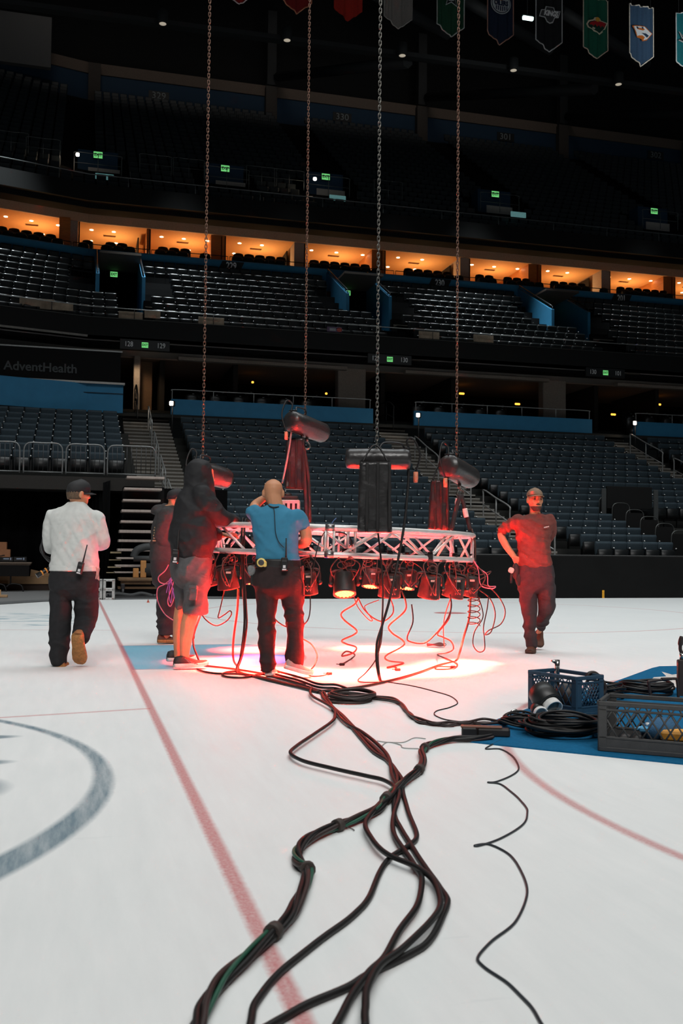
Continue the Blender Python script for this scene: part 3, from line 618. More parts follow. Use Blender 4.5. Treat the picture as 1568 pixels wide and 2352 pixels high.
for X, z, n_, lb in ((4.65, 30.51, '329', 'left of the first chain'), (16.92, 30.64, '330', 'between second and third chains'), (28.91, 30.7, '301', 'right of the fourth chain'), (40.94, 30.75, '302', 'at the right edge')):
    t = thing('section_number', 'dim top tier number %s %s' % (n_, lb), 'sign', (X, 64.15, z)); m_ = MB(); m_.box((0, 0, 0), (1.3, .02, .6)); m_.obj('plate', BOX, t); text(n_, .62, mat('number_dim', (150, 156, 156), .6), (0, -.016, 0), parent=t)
# step lights and glints
SL = mat('step_lamp', (255, 240, 220), .4, emit=(255, 240, 225), es=9); AMB = mat('amber_lamp', (255, 190, 90), .4, emit=(255, 170, 60), es=2.5)
for X, y, z, lb in ((3.45, 38.3, 6.75, 'left'), (13.42, 38.3, 6.75, 'middle'), (23.55, 38.6, 6.9, 'right')):
    t = thing('step_light', 'bright white step light at the head of the %s lower stair' % lb, 'light', (X, y, z)); a = MB(); a.rbox((0, 0, 0), (.14, .08, .16), .02); a.obj('lamp', SL, t); a = MB(); a.rbox((.05, .06, 0), (.2, .08, .22), .02); a.obj('housing', BLK, t); a = MB(); a.tube([(.05, .06, -.1), (.05, .06, -1.5)], .03, 6); a.obj('post', DRAIL, t)
    spot('step_lamp_light', (X-.1, y-.1, z), (X-1.2, y-.2, z-.7), 14, (1, .82, .62), 110, .6, .05)
for X, y, z, lb in ((-.25, 47.9, 19.75, 'left'), (11.2, 47.7, 19.75, 'second chain')):
    t = thing('step_light', 'small white step light in the dark top tier near the %s exit' % lb, 'light', (X, y, z)); a = MB(); a.rbox((0, 0, 0), (.16, .1, .16), .03); a.obj('lamp', SL, t); spot('step_lamp_light', (X, y-.15, z), (X-.7, y+.2, z-.8), 20, (1, .75, .5), 120, .6, .05)
for x, y, Y, lb in ((240, 406, 47.5, 'left'), (775, 455, 47.5, 'middle'), (1190, 493, 46.2, 'right')):
    p = yp(x, y, Y); t = thing('rail_placard', 'pale bluish glinting placard low in the top tier, %s one' % lb, 'sign', tuple(p)); a = MB(); a.rbox((0, 0, 0), (.85, .05, .28), .02); a.obj('placard', mat('placard', (190, 230, 230), .4, emit=(150, 225, 225), es=.16), t)  # bluish glint is put into the placard as a weak glow
for q, (x, y) in enumerate(((1060, 904), (1188, 928), (1512, 929), (1408, 952), (749, 904), (580, 878), (1030, 858))):
    p = yp(x, y, 43.2); a = MB(); a.rbox((0, 0, 0), (.26 if q < 4 else .1, .06, .09), .02); o = tag(a.obj('wall_lamp', AMB if q < 6 else SL), 'tiny glowing amber lamp in the dark concourse, %s' % ('behind the right chain', 'left of the grey column', 'at the far right edge', 'over the right stair light', 'by the second chain', 'between the first and second chains', 'high by the third chain')[q], 'lamp'); o.location = p
# barricade on the left platform
def barricade(x0, x1, lab):
    t = thing('barricade', lab, 'barricade', (x0, 26.78, 3.0), group='barricades on the left platform'); L = x1-x0
    a = MB(); a.tube(spl([(0, 0, .06), (0, 0, .62), (.04, 0, .78), (.16, 0, .85), (L/2, 0, .85), (L-.16, 0, .85), (L-.04, 0, .78), (L, 0, .62), (L, 0, .06)], 5), .02, 8); a.tube([(0, 0, .1), (L, 0, .1)], .018, 6); a.obj('frame', mat('barricade_steel', (128, 130, 130), .35, .4), t)
    n = int(L/.12)
    for q in range(1, n): a = MB(); a.tube([(L*q/n, 0, .1), (L*q/n, 0, .84)], .009, 5); a.obj('bar', mat('bar_steel', (66, 66, 68), .4, .3), t)
for x0, x1, lb in ((-2.5, -1.42, 'at the left edge'), (-1.32, -.36, 'second from left'), (-.27, .70, 'third from left'), (.78, 2.02, 'beside the left stair')): barricade(x0, x1, 'black barred crowd barricade above the tunnel, '+lb)
# aisle hoops, glass and black screen at the right
HOOP = mat('hoop_steel', (100, 102, 100), .35, .6)
for i in range(7):
    y, z = lrow(i); x = 16.35; w_ = .62
    t = thing('hoop_rail', 'round-topped hoop rail on the right aisle, %s from the bottom' % ordn(i+1), 'rail', (x, y-.2, z-.86), group='hoop rails of the right aisle'); a = MB(); a.tube(spl([(0, 0, 0), (0, 0, .75), (.05, 0, .93), (.16, 0, .99), (w_/2, 0, 1.0), (w_-.16, 0, .99), (w_-.05, 0, .93), (w_, 0, .75), (w_, 0, 0)], 5), .015, 8); a.obj('hoop', HOOP, t)
    a = MB(); a.box((w_/2, 0, .45), (w_-.06, .012, .9)); a.obj('panel', BLK, t)
for i in range(4):
    x = 16.1+.95*i; z = 2.15 if i else 2.6; a = MB(); a.box((x+.46, 23.9, z-.55), (.9, .014, 1.5)); tag(a.obj('glass_panel', GLASS), 'clear glass panel on a post right of the red-lit man, %s from left' % ordn(i+1), 'glass', 'glass panels of the right aisle')
    a = MB(); a.rbox((x, 23.9, z-.5), (.05, .05, 1.7), .01); tag(a.obj('slim_post', mat('glass_post', (90, 92, 92), .4, .5)), 'slim grey post between the glass panels, %s from left' % ordn(i+1), 'post', 'posts of the glass panels')
p0 = yp(1392, 1123, 28.6); p1 = yp(1496, 1164, 28.6); a = MB(); a.rbox(((p0.x+p1.x)/2, 28.6, (p0.z+p1.z)/2), (p1.x-p0.x, .08, .72), .01); t = tag(a.obj('black_screen', BLK), 'flat black rectangular screen above the right aisle', 'screen')
for x, lb in ((p0.x-.12, 'left'), (p1.x+.12, 'right')): a = MB(); a.rbox((x, 28.55, 2.55), (.16, .06, 1.35), .01); tag(a.obj('screen_post', MATS['glass_post']), 'grey post at the %s end of the black screen' % lb, 'post')
# bare concrete patches and stickers behind the middle fascia glass
for q, (x, y, w_) in enumerate(((85, 695, 1.25), (130, 703, 1.2), (300, 725, .9), (350, 722, .6), (485, 738, 1.0), (985, 770, .9), (1110, 778, .9))):
    p = yp(x, y, 38.42); a = MB(); a.rbox((0, 0, 0), (w_, .02, .3), .005); o = tag(a.obj('bare_panel', mat('bare_panel', (150, 132, 112), .6, var=.35, scale=4)), 'bare tan panel behind the middle fascia rail, %s from the left' % ordn(q+1), 'panel', 'bare panels along the middle fascia'); o.location = p
p = yp(768, 757, 38.4); a = MB(); a.rbox((0, 0, 0), (.62, .02, .2), .005); a.ell((.2, -.012, 0), (.11, .006, .09), mi=1); a.rbox((-.08, -.012, .0), (.26, .01, .12), .004, 2); o = tag(a.obj('sticker_panel', (mat('sticker_violet', (92, 70, 100), .5), mat('sticker_red', (170, 70, 60), .5), mat('sticker_grey', (150, 150, 155), .5))), 'colourful sticker panel behind the middle fascia rail', 'panel'); o.location = p
# ---------------------------------------------------------------- pennant banners
def banner(X, cname, col, bcol, lab, emblem=None, es=0):
    t = thing('pennant_banner', lab, 'banner', (X, 31.9, 19.1), group=None); W, H, T = .5, 2.25, .40
    def pt(u, v):                                   # u -1..1, v 0..1 (0 tip)
        zlo = T*abs(u); return Vector((u*W, .035*math.sin(u*9+X)+.02*math.sin(u*17+2*X), zlo+(H-zlo)*v))
    a = MB(); nu, nv = 24, 8; vs = [pt(-1+2*i/nu, j/nv) for i in range(nu+1) for j in range(nv+1)]; k = len(vs); vs += [v+Vector((0, .01, 0)) for v in vs]; fs = []
    for i in range(nu):
        for j in range(nv): q = (i*(nv+1)+j, (i+1)*(nv+1)+j, (i+1)*(nv+1)+j+1, i*(nv+1)+j+1); fs += [q, tuple(k+z for z in reversed(q))]
    a.add(vs, fs, 0, True); a.obj('cloth', mat('banner_'+cname, col, .55, spec=.4, bump=.1), t)
    if bcol:
        a = MB(); ed = [pt(-1, 1-i/8) for i in range(8)]+[pt(-1+2*i/24, 0) for i in range(25)]+[pt(1, (i+1)/8) for i in range(8)]; ed += [pt(1-2*i/24, 1) for i in range(1, 25)]; ed = [e+Vector((0, -.006, 0)) for e in ed]
        a.tube(ed, .022, 6, closed=True); a.obj('fringe', mat('fringe_%d_%d_%d' % bcol, bcol, .5), t)
    a = MB(); a.tube([(-W-.03, 0, H), (W+.03, 0, H)], .02, 8); a.tube([(-W*.8, 0, H), (-W*.8, 0, H+8)], .006, 4); a.tube([(W*.8, 0, H), (W*.8, 0, H+8)], .006, 4); a.obj('hanging_rod', DRAIL, t)
    for i, (pts, c, dy) in enumerate(emblem or ()):
        if isinstance(pts, tuple) and pts[0] == 'T': text(pts[1], pts[2], mat('emb_%d_%d_%d' % c, c, .5), (pts[3], -.07-dy, pts[4]), parent=t, name='emblem_letters', sx=pts[5], bold=.012, shear=pts[6] if len(pts) > 6 else 0); continue
        a = MB(); a.poly(pts, .012, Matrix.Translation((0, -.06-dy, 0))); a.obj('emblem', mat('emb_%d_%d_%d' % c, c, .5), t)
    return t
circ = lambda cx, cz, r, n=28, ry=None: [(cx+r*math.cos(2*math.pi*i/n), cz+(ry or r)*math.sin(2*math.pi*i/n)) for i in range(n)]
def starp(cx, cz, R_, r_, n=5, rot=0): return [(cx+(R_ if i % 2 == 0 else r_)*math.sin(rot+math.pi*i/n), cz+(R_ if i % 2 == 0 else r_)*math.cos(rot+math.pi*i/n)) for i in range(2*n)]
RC_, CR, DK, SI, OR, GO = (170, 30, 36), (222, 210, 185), (20, 22, 24), (190, 192, 192), (205, 110, 40), (215, 165, 60)
banner(2.9, 'teal_dim', (20, 70, 90), (200, 215, 220), 'pennant tip with pale edge at the top, left of the first chain')
banner(4.86, 'scarlet', (150, 28, 26), (210, 190, 190), 'red pennant with white edging right of the first chain')
banner(6.8, 'crimson', (120, 24, 24), (190, 120, 90), 'dark red pennant with tan edging beside the second chain')
banner(8.58, 'vermilion', (150, 34, 22), None, 'plain orange-red pennant between the second and third chains', [(starp(0, 1.58, .2, .09), GO, 0)])
banner(10.37, 'silver', (122, 116, 112), (150, 145, 140), 'grey pennant with curling dark lines at the third chain', [([(-.34, 1.42), (-.1, 1.5), (.15, 1.38), (.34, 1.36), (.36, 1.28), (.12, 1.28), (-.08, 1.4), (-.34, 1.34)], (60, 58, 58), 0), ([(-.3, 1.6), (-.05, 1.66), (.2, 1.5), (.36, 1.5), (.36, 1.44), (.16, 1.42), (-.06, 1.56), (-.3, 1.52)], (60, 58, 58), 0), ([(-.25, 1.28), (0, 1.33), (.2, 1.22), (.2, 1.16), (0, 1.24), (-.25, 1.2)], (80, 78, 78), 0)])
banner(12.29, 'forest', (26, 66, 46), (170, 175, 172), 'green pennant with a silver star behind the right chain', [(starp(0, 1.36, .36, .16), SI, 0), (starp(0, 1.36, .31, .135), DK, .012), (('T', 'D', .34, 0, 1.35, 1.0, .2), SI, .02)])
banner(14.15, 'navy', (20, 32, 52), (165, 120, 105), 'navy pennant with round OILERS emblem', [(circ(0, 1.45, .38), (170, 176, 180), 0), (circ(0, 1.45, .35), (20, 32, 52), .01), (circ(0, 1.45, .325), (165, 172, 176), .02), (circ(0, 1.66, .09, 16, .12), OR, .03), (('T', 'OILERS', .235, 0, 1.44, .72), (20, 32, 60), .03)]+[([(-.2+.08*i, 1.16+.02*abs(i-2.5)), (-.16+.08*i, 1.16+.02*abs(i-2.5)), (-.16+.08*i, 1.34), (-.2+.08*i, 1.34)], (20, 32, 60), .03) for i in range(6)])
banner(16.05, 'black', (24, 24, 26), (185, 186, 188), 'black pennant with slanted KINGS emblem', [([(-.42, 1.22), (-.2, 1.2), (-.12, 1.05), (.0, 1.0), (.12, 1.05), (.2, 1.24), (.34, 1.26), (.42, 1.52), (.2, 1.5), (.16, 1.62), (-.16, 1.62), (-.2, 1.5), (-.34, 1.48)], SI, 0), ([(-.385, 1.25), (-.18, 1.23), (-.1, 1.09), (.0, 1.04), (.1, 1.09), (.18, 1.27), (.31, 1.29), (.38, 1.49), (.17, 1.47), (.13, 1.59), (-.13, 1.59), (-.17, 1.47), (-.31, 1.45)], (58, 58, 60), .01), (('T', 'KINGS', .26, 0.02, 1.36, .72, .3), (225, 225, 225), .022)])
banner(17.92, 'pine', (24, 92, 72), (215, 196, 176), 'green pennant with red wild animal head emblem', [([(-.42, 1.22), (-.34, 1.36), (-.14, 1.42), (-.1, 1.5), (.02, 1.54), (.12, 1.49), (.16, 1.42), (.44, 1.36), (.33, 1.12), (.22, 1.06), (.24, 1.0), (.1, .88), (.02, .96), (-.12, .98), (-.2, 1.06), (-.36, 1.1)], CR, 0), ([(-.36, 1.22), (-.3, 1.32), (-.12, 1.38), (.16, 1.38), (.38, 1.33), (.28, 1.12), (.1, .94), (.0, 1.0), (-.16, 1.06), (-.32, 1.13)], (22, 60, 48), .01), ([(-.32, 1.2), (-.26, 1.3), (-.02, 1.38), (.2, 1.36), (.36, 1.32), (.27, 1.17), (.2, 1.24), (.15, 1.14), (.08, 1.24), (.0, 1.16), (-.06, 1.26), (-.14, 1.17), (-.2, 1.22)], RC_, .02), (circ(.02, 1.43, .085, 16), GO, .03), ([(-.2, 1.07), (-.1, 1.05), (-.08, 1.1), (-.18, 1.13)], CR, .03)])
banner(19.76, 'steel_blue', (58, 84, 112), (238, 226, 210), 'slate blue pennant with white fanged cat head emblem', [([(-.4, 1.42), (-.26, 1.46), (.1, 1.48), (.2, 1.42), (.34, 1.3), (.44, 1.24), (.36, 1.14), (.2, .96), (.02, .9), (-.02, .98), (-.2, 1.02), (-.26, 1.18), (-.3, 1.3)], OR, 0), ([(-.34, 1.41), (-.22, 1.43), (.1, 1.45), (.3, 1.29), (.4, 1.23), (.33, 1.15), (.2, 1.0), (.05, .94), (.12, 1.06), (.02, 1.12), (-.12, 1.1), (-.2, 1.06), (-.23, 1.2)], (235, 236, 238), .01), ([(-.2, 1.32), (.05, 1.3), (.12, 1.36), (-.02, 1.38), (-.18, 1.37)], OR, .02), ([(-.02, 1.2), (.16, 1.2), (.28, 1.13), (.2, 1.05), (.1, 1.13)], (40, 60, 84), .02), ([(-.24, 1.4), (-.18, 1.41), (-.14, 1.34), (-.2, 1.33)], (40, 60, 84), .025), ([(-.02, 1.42), (.04, 1.43), (.06, 1.36), (.0, 1.35)], (40, 60, 84), .025)])
banner(21.75, 'teal', (24, 110, 118), (240, 240, 240), 'teal pennant with dark finned emblem cut by the right edge', [([(-.44, 1.5), (-.26, 1.36), (-.2, 1.56), (0, 1.4), (.3, 1.2), (.2, 1.0), (-.1, .98), (-.24, .92), (-.2, 1.08), (-.46, 1.16), (-.3, 1.24)], SI, 0), ([(-.38, 1.44), (-.25, 1.3), (-.18, 1.48), (0, 1.35), (.24, 1.18), (.15, 1.05), (-.12, 1.02), (-.16, 1.1), (-.4, 1.18), (-.26, 1.25)], (28, 34, 38), .012)])
# ---------------------------------------------------------------- people
SKIN = mat('skin', (188, 132, 98), .55, spec=.35, var=.06, scale=12)
def fuse(mb, vox, name, mats, parent, disp=None, sm=6):
    if disp: sm = 16
    me = mb.mesh('tmp', mats); o = bpy.data.objects.new('tmp', me); COL.objects.link(o)
    r = o.modifiers.new('r', 'REMESH'); r.mode = 'VOXEL'; r.voxel_size = vox; r.use_smooth_shade = True
    s_ = o.modifiers.new('s', 'SMOOTH'); s_.factor = .5; s_.iterations = sm
    bpy.context.view_layer.update(); m2 = bpy.data.meshes.new_from_object(o.evaluated_get(bpy.context.evaluated_depsgraph_get())); bpy.data.objects.remove(o); bpy.data.meshes.remove(me)
    if disp:
        ns = [v.normal.copy() for v in m2.vertices]
        for v, n in zip(m2.vertices, ns): v.co += n*disp(v.co)
    for p in m2.polygons: p.use_smooth = True; p.material_index = 0
    m2.name = name; m2.update(); q = bpy.data.objects.new(name, m2); COL.objects.link(q); q.parent = parent; return q
def nz(x, y, z): return noise.noise(Vector((x, y, z)))
def folds(a1, f1, a2=.004, f2=22, ang=.5, seed=0):
    a1 *= 2.2
    ca, sa = math.cos(ang), math.sin(ang)
    def d(c):
        u = c.x*ca+c.z*sa; v = -c.x*sa+c.z*ca; w_ = .10*nz(c.x*4+seed, c.y*4, c.z*4)
        r = nz(u*f1*.2+seed, c.y*f1*.4, (v+w_)*f1*.8); return a1*(1-2.4*abs(r)) + a2*nz(c.x*f2, c.y*f2+seed, c.z*f2)
    return d
def drape(base, amp, k, sx, cz, x0=0.0, seed=0):      # a few long soft folds swinging across the cloth
    def d(c):
        v = c.z+sx*c.x+cz*(c.x-x0)**2+.05*nz(c.x*3+seed, c.y*2, c.z*2); m = max(0.0, min(1.0, .55+1.6*nz(c.x*3.5, c.y*3+seed, c.z*3.5)))
        return base(c)+amp*m*(math.sin(v*k)+.35*math.sin(v*k*1.7+1))
    return d
class Fig:
    def __init__(s, label, px, D, name='person'):
        s.D = D; g = dp(px, 0, D); s.O = Vector((g.x, g.y, 0)); s.e = thing(name, label, 'person', s.O, -YAW); s.k = FPX
    def L(s, x, y, dy=0.0): r = dp(x, y, s.D+dy)-s.O; return Vector((r.dot(RGT), r.dot(FWD0), r.z))
    def m(s, px, dy=0.0): return px*(s.D+dy)/FPX
    def sleeve(s, mb, pts, grow=0.0): return s.limb(mb, pts, grow, 14, False)
    def limb(s, mb, pts, grow=0.0, seg=12, ball=True):          # pts: (x, y, r_px[, dy])
        P = [s.L(p[0], p[1], p[3] if len(p) > 3 else 0) for p in pts]; R = [s.m(p[2])+grow for p in pts]; q = spl([(*a, ) for a in P], 5); rr = []
        for i in range(len(R)-1):
            for k in range(5): rr.append(R[i]+(R[i+1]-R[i])*k/5)
        rr.append(R[-1]); mb.tube(q, rr, seg); mb.ell(P[0], (R[0],)*3)
        if ball: mb.ell(P[-1], (R[-1],)*3)
        return P
    def trunk(s, mb, rows, grow=0.0, n=22, ex=2.5, close=False):   # rows: (y, xl, xr, depth radius m[, dy])
        if close: r = rows[-1]; w_ = r[2]-r[1]; rows = list(rows)+[(r[0]+9, r[1]+.05*w_, r[2]-.05*w_, r[3]*.88), (r[0]+18, r[1]+.13*w_, r[2]-.13*w_, r[3]*.7), (r[0]+26, r[1]+.25*w_, r[2]-.25*w_, r[3]*.4)]
        rs = []
        for r in rows:
            c = s.L((r[1]+r[2])/2, r[0], r[4] if len(r) > 4 else 0); rx = s.m((r[2]-r[1])/2)+grow; ry = r[3]+grow
            rs.append([c+Vector((math.copysign(abs(math.cos(a))**(2/ex), math.cos(a))*rx, math.copysign(abs(math.sin(a))**(2/ex), math.sin(a))*ry, 0)) for a in [2*math.pi*k/n for k in range(n)]])
        mb.loft(rs)
HEADR = ((0, .030, .030, .052), (.07, .044, .050, .036), (.2, .058, .074, .018), (.35, .066, .087, .006), (.5, .071, .094, 0), (.65, .074, .098, -.004), (.8, .069, .091, -.006), (.92, .049, .064, -.008), (1.0, .016, .022, -.008))
class Head:
    def __init__(s, fig, x, ytop, ychin, yaw, dy=0, tilt=0.0, kw=1.0):
        a = fig.L(x, ychin, dy); b = fig.L(x, ytop, dy); s.h = b.z-a.z; y = math.radians(yaw); s.k = s.h/.235*kw
        s.f = Vector((math.sin(y), -math.cos(y), 0)); s.s = Vector((math.cos(y), math.sin(y), 0)); s.u = (Vector((0, 0, 1))+s.f*tilt).normalized(); s.c = Vector((a.x, a.y, a.z))
    def P(s, sd, f, z): return s.c + s.s*sd*s.k + s.f*f*s.k + s.u*z*s.h
    def M(s): return Matrix((s.s, s.f, s.u)).transposed()
    def skull(s, mb):
        mb.loft([[s.P(w_*math.cos(a), o+d*math.sin(a), z) for a in [2*math.pi*k/20 for k in range(20)]] for z, w_, d, o in HEADR]); k = s.k; E = lambda sd, f, z, r: mb.ell(s.P(sd, f, z), [v*k for v in r], s.M().to_4x4())
        E(0, .098, .40, (.015, .020, .016)); E(0, .088, .50, (.010, .016, .030)); E(0, .083, .61, (.050, .014, .010))
        for q in (-1, 1): E(.078*q, -.006, .47, (.011, .021, .032)); E(.042*q, .066, .42, (.020, .018, .020))
        E(0, .083, .235, (.025, .012, .008)); E(0, .080, .19, (.020, .012, .008)); E(0, .070, .05, (.024, .018, .018))
    def cap(s, fig, m, brim=None, z0=.60, mb2=None):
        c = MB(); rs = []
        for z, w_, d, o in ((z0, .079, .103, -.004), (.72, .079, .103, -.005), (.82, .076, .098, -.006), (.92, .062, .079, -.007), (1.0, .040, .048, -.008), (1.045, .012, .014, -.008)): rs.append([s.P(w_*math.cos(a), o+d*math.sin(a), z+.02*math.sin(a)) for a in [2*math.pi*k/24 for k in range(24)]])
        c.loft(rs); o = c.obj('cap', m, fig.e)
        if brim:
            b = MB(); n = 14; top = []; bot = []
            for i in range(n+1):
                a = math.pi*i/n; x = .074*math.cos(a); f0 = .094*math.sin(a)*.9; f1 = .094*math.sin(a)+.062*math.sin(a)**.6; dz = -.03*abs(math.cos(a))
                top.append((s.P(x, f0, z0+.03+dz), s.P(x*1.0, f1, z0-.02+dz*1.4)))
            b.loft([[p, q, q-s.u*.006, p-s.u*.006] for p, q in top], sm=True); b.obj('brim', m, o)
        return o
def hand(mb, wr, d, nrm, curl=.5, k=1.0, thumb=1):
    d = d.normalized(); sd = nrm.cross(d).normalized(); n = d.cross(sd).normalized()
    mb.loft([[wr+d*t*k+sd*(w_*math.cos(a))*k+n*(h*math.sin(a))*k for a in [2*math.pi*q/10 for q in range(10)]] for t, w_, h in ((-.02, .026, .019), (.02, .034, .017), (.06, .042, .016), (.09, .040, .013))])
    for i, ln in enumerate((.066, .076, .071, .056)):
        p = wr+d*.085*k+sd*(.030-.020*i)*k; pts = [p-d*.03*k, p]; a = 0; dd = d
        for j, fr in enumerate((.45, .30, .25)):
            a += curl*(.55+.25*j); dd = d*math.cos(a)-n*math.sin(a); p = p+dd*ln*fr*k; pts.append(p)
        mb.tube(pts, [.0095*k, .0095*k, .009*k, .0085*k, .0075*k], 8); mb.ell(p, (.0078*k,)*3, seg=8, rings=6)
    p = wr+d*.02*k+sd*.03*thumb*k; dd = (d*.75+sd*.6*thumb-n*.35*curl).normalized(); q = p+dd*.05*k; e = q+(dd*.6+d*.5-n*.4*curl).normalized()*.03*k; mb.tube([p-dd*.02*k, p, q, e], [.013*k, .013*k, .011*k, .009*k], 8); mb.ell(e, (.009*k,)*3, seg=8, rings=6)
def shoe(fig, heel, toe, up, mu, ms, k=1.0, name='shoe', high=0.0):
    d = (toe-heel); L_ = d.length; d.normalize(); up = (up-d*up.dot(d)).normalized(); sd = d.cross(up); a = MB(); b = MB(); ru = []; rb = []
    for t, w_, h in ((-.02, .022, .06), (.02, .033, .085), (.15, .037, .095+high), (.3, .036, .092+high), (.42, .037, .078), (.6, .043, .060), (.8, .044, .050), (.93, .034, .042), (1.0, .014, .030)):
        c = heel+d*t*L_; lift = .018*max(0, t-.75)/.25+.0
        ru.append([c+up*(.02+lift)+sd*(x*w_*k)+up*(z*(h-.02)*k) for x, z in ((1, 0), (1.02, .3), (.85, .65), (.5, .93), (0, 1.0), (-.5, .93), (-.85, .65), (-1.02, .3), (-1, 0))])
        rb.append([c+up*lift+sd*(x*(w_+.004)*k)+up*(z*.032*k) for x, z in ((.95, 0), (1.05, .5), (1, 1), (-1, 1), (-1.05, .5), (-.95, 0))])
    a.loft(ru); o = a.obj(name, mu, fig.e); b.loft(rb); b.obj('sole', ms, o); return o
def radio(p, parent_rz, tilt, lab, s_=1.0):
    t = thing('walkie_talkie', lab, 'radio', p, parent_rz); R_ = Matrix.Rotation(tilt, 4, 'Y'); a = MB(); a.rbox((0, 0, 0), (.056*s_, .035*s_, .115*s_), .008); a.box((0, -.019*s_, .03*s_), (.04*s_, .004, .02*s_), 1); a.xf(R_); a.obj('radio_body', (mat('radio_plastic', (24, 24, 25), .4), mat('radio_trim', (60, 60, 60), .3)), t)
    a = MB(); a.tube([(.012*s_, 0, .055*s_), (.012*s_, 0, .075*s_), (.012*s_, 0, .22*s_)], [.009*s_, .0075*s_, .005*s_], 8); a.xf(R_); a.obj('antenna', mat('radio_rubber', (16, 16, 16), .6), t)
    a = MB(); a.box((0, -.0195*s_, -.02*s_), (.022*s_, .003, .024*s_)); a.box((0, -.0195*s_, -.044*s_), (.034*s_, .003, .012*s_)); a.xf(R_); a.obj('label_sticker', mat('radio_sticker', (205, 205, 205), .5), t); return t
W = lambda fig, x, y, dy: dp(x, y, fig.D+dy)
UP3 = Vector((0, 0, 1))
# --- man in the grey sweatshirt, walking away
G = Fig('person in pale grey sweatshirt, black trousers and black cap walking away over the ice', 168, 9.23)
GS = mat('grey_fleece', (200, 202, 199), .9, spec=.15, var=.05, bump=.25, bscale=300, fold=.35, fdir=(4, 4, 9)); BT = mat('black_cotton', (38, 38, 40), .85, spec=.2, bump=.2, bscale=250, fold=.5); TANB = mat('tan_boot', (150, 98, 58), .7, bump=.2); TSOLE = mat('tan_sole', (158, 108, 56), .7, scale=40, var=.3, bump=.6, bscale=60)
T_ = ((1152, 155, 194, .062), (1160, 147, 201, .08), (1169, 131, 213, .105), (1180, 117, 224, .125), (1195, 114, 227, .14), (1225, 119, 225, .148), (1260, 120, 224, .148), (1288, 118, 225, .148), (1300, 116, 226, .15), (1312, 117, 225, .145))
b = MB(); G.trunk(b, [(y, l+7, r-7, d-.02) for y, l, r, d in T_[1:]]); H_ = Head(G, 176, 1103, 1166, 128, 0, .12); H_.skull(b); G.limb(b, [(176, 1142, 13), (175, 1158, 15), (174, 1172, 19)])
arms = ([(122, 1190, 13), (112, 1252, 10, .05), (118, 1262, 9, .12), (146, 1258, 7, .27)], [(222, 1190, 13), (238, 1244, 10, .02), (236, 1252, 9, .1), (206, 1252, 7, .28)])
for a in arms: G.limb(b, a)
hand(b, G.L(146, 1258, .27), Vector((1, .3, 0)), Vector((0, -.2, 1)), .8); hand(b, G.L(206, 1252, .28), Vector((-1, .3, 0)), Vector((0, -.2, 1)), .8, thumb=-1)
legs = ([(141, 1350, 20), (139, 1420, 16), (137, 1470, 14), (138, 1522, 10)], [(197, 1350, 21), (199, 1412, 17, .1), (190, 1450, 14, -.02), (183, 1474, 10, -.2)])
for a in legs: G.limb(b, a, -.015)
fuse(b, .007, 'body', SKIN, G.e)
b = MB(); G.trunk(b, T_); G.sleeve(b, [(123, 1188, 18), (114, 1220, 16, .01), (112, 1252, 14, .05), (119, 1261, 13, .12), (140, 1258, 10, .25)]); G.sleeve(b, [(221, 1188, 18), (233, 1220, 16, 0), (238, 1243, 15, .02), (234, 1251, 14, .1), (212, 1252, 10, .26)])
fuse(b, .009, 'sweatshirt', GS, G.e, drape(folds(.004, 9, .003, 25, 1.0, 3), .0035, 42, 1.5, .8, .02, 5))
b = MB(); G.trunk(b, [(1298, 118, 225, .148), (1312, 116, 226, .152)], .006); fuse(b, .008, 'waistband', GS, G.e)
b = MB(); G.trunk(b, ((1305, 119, 223, .135), (1330, 115, 225, .15), (1350, 116, 224, .15)), close=True); G.sleeve(b, [(142, 1345, 25), (138, 1420, 23), (136, 1470, 22), (136, 1500, 21), (138, 1526, 17)]); G.sleeve(b, [(196, 1348, 27), (198, 1398, 26, .05), (198, 1416, 24, .08), (190, 1448, 20, -.03), (184, 1466, 17, -.17)])
fuse(b, .009, 'trousers', BT, G.e, folds(.006, 8, .003, 18, -.5, 8))
h = MB(); h.loft([[H_.P(w_*math.cos(a), o+d*math.sin(a), z) for a in [math.pi*(1.0+k/14) for k in range(15)]]+[H_.P(.9*w_*math.cos(a), o+.85*d*math.sin(a), z) for a in [math.pi*(2-k/14) for k in range(15)]] for z, w_, d, o in ((.30, .066, .088, -.002), (.42, .076, .099, -.002), (.55, .079, .103, -.004), (.66, .077, .102, -.004))]); h.obj('hair', mat('brown_hair', (92, 72, 54), .7, scale=80, var=.4), G.e)
H_.cap(G, mat('black_cap', (30, 30, 32), .75, bump=.1), True, .56)
shoe(G, G.L(138, 1535, -.05), G.L(146, 1533, .2), UP3, TANB, TSOLE, 1.15, 'boot'); shoe(G, G.L(176, 1463, -.29), G.L(183, 1529, -.07), Vector((0, .9, .3)), TANB, TSOLE, 1.35, 'boot')
k = MB(); 
for q in range(4): k.tube(spl([G.L(221+q*2+1.5*math.sin(q*5+t), 1302+t*7+q, -.17) for t in range(5)], 3), .006, 5)
k.obj('tassel', mat('pink_cord', (205, 140, 135), .6), G.e)
radio(W(G, 184, 1305, -.2), -YAW, .22, 'black radio clipped to the back of the grey sweatshirt man')
t = thing('cable_coil', 'black cable coil in the hand of the grey sweatshirt man', 'cable', W(G, 122, 1252, .12), -YAW); a = MB()
for q in range(5): a.tube([((.105+.008*q)*math.cos(u)-.0, .03*math.sin(u*2+q)+.02*q, (.145-.008*q)*math.sin(u)-.02) for u in [2*math.pi*i/30 for i in range(30)]], .009, 7, closed=True)
a.obj('coil', mat('cable_black', (26, 24, 24), .5), t)
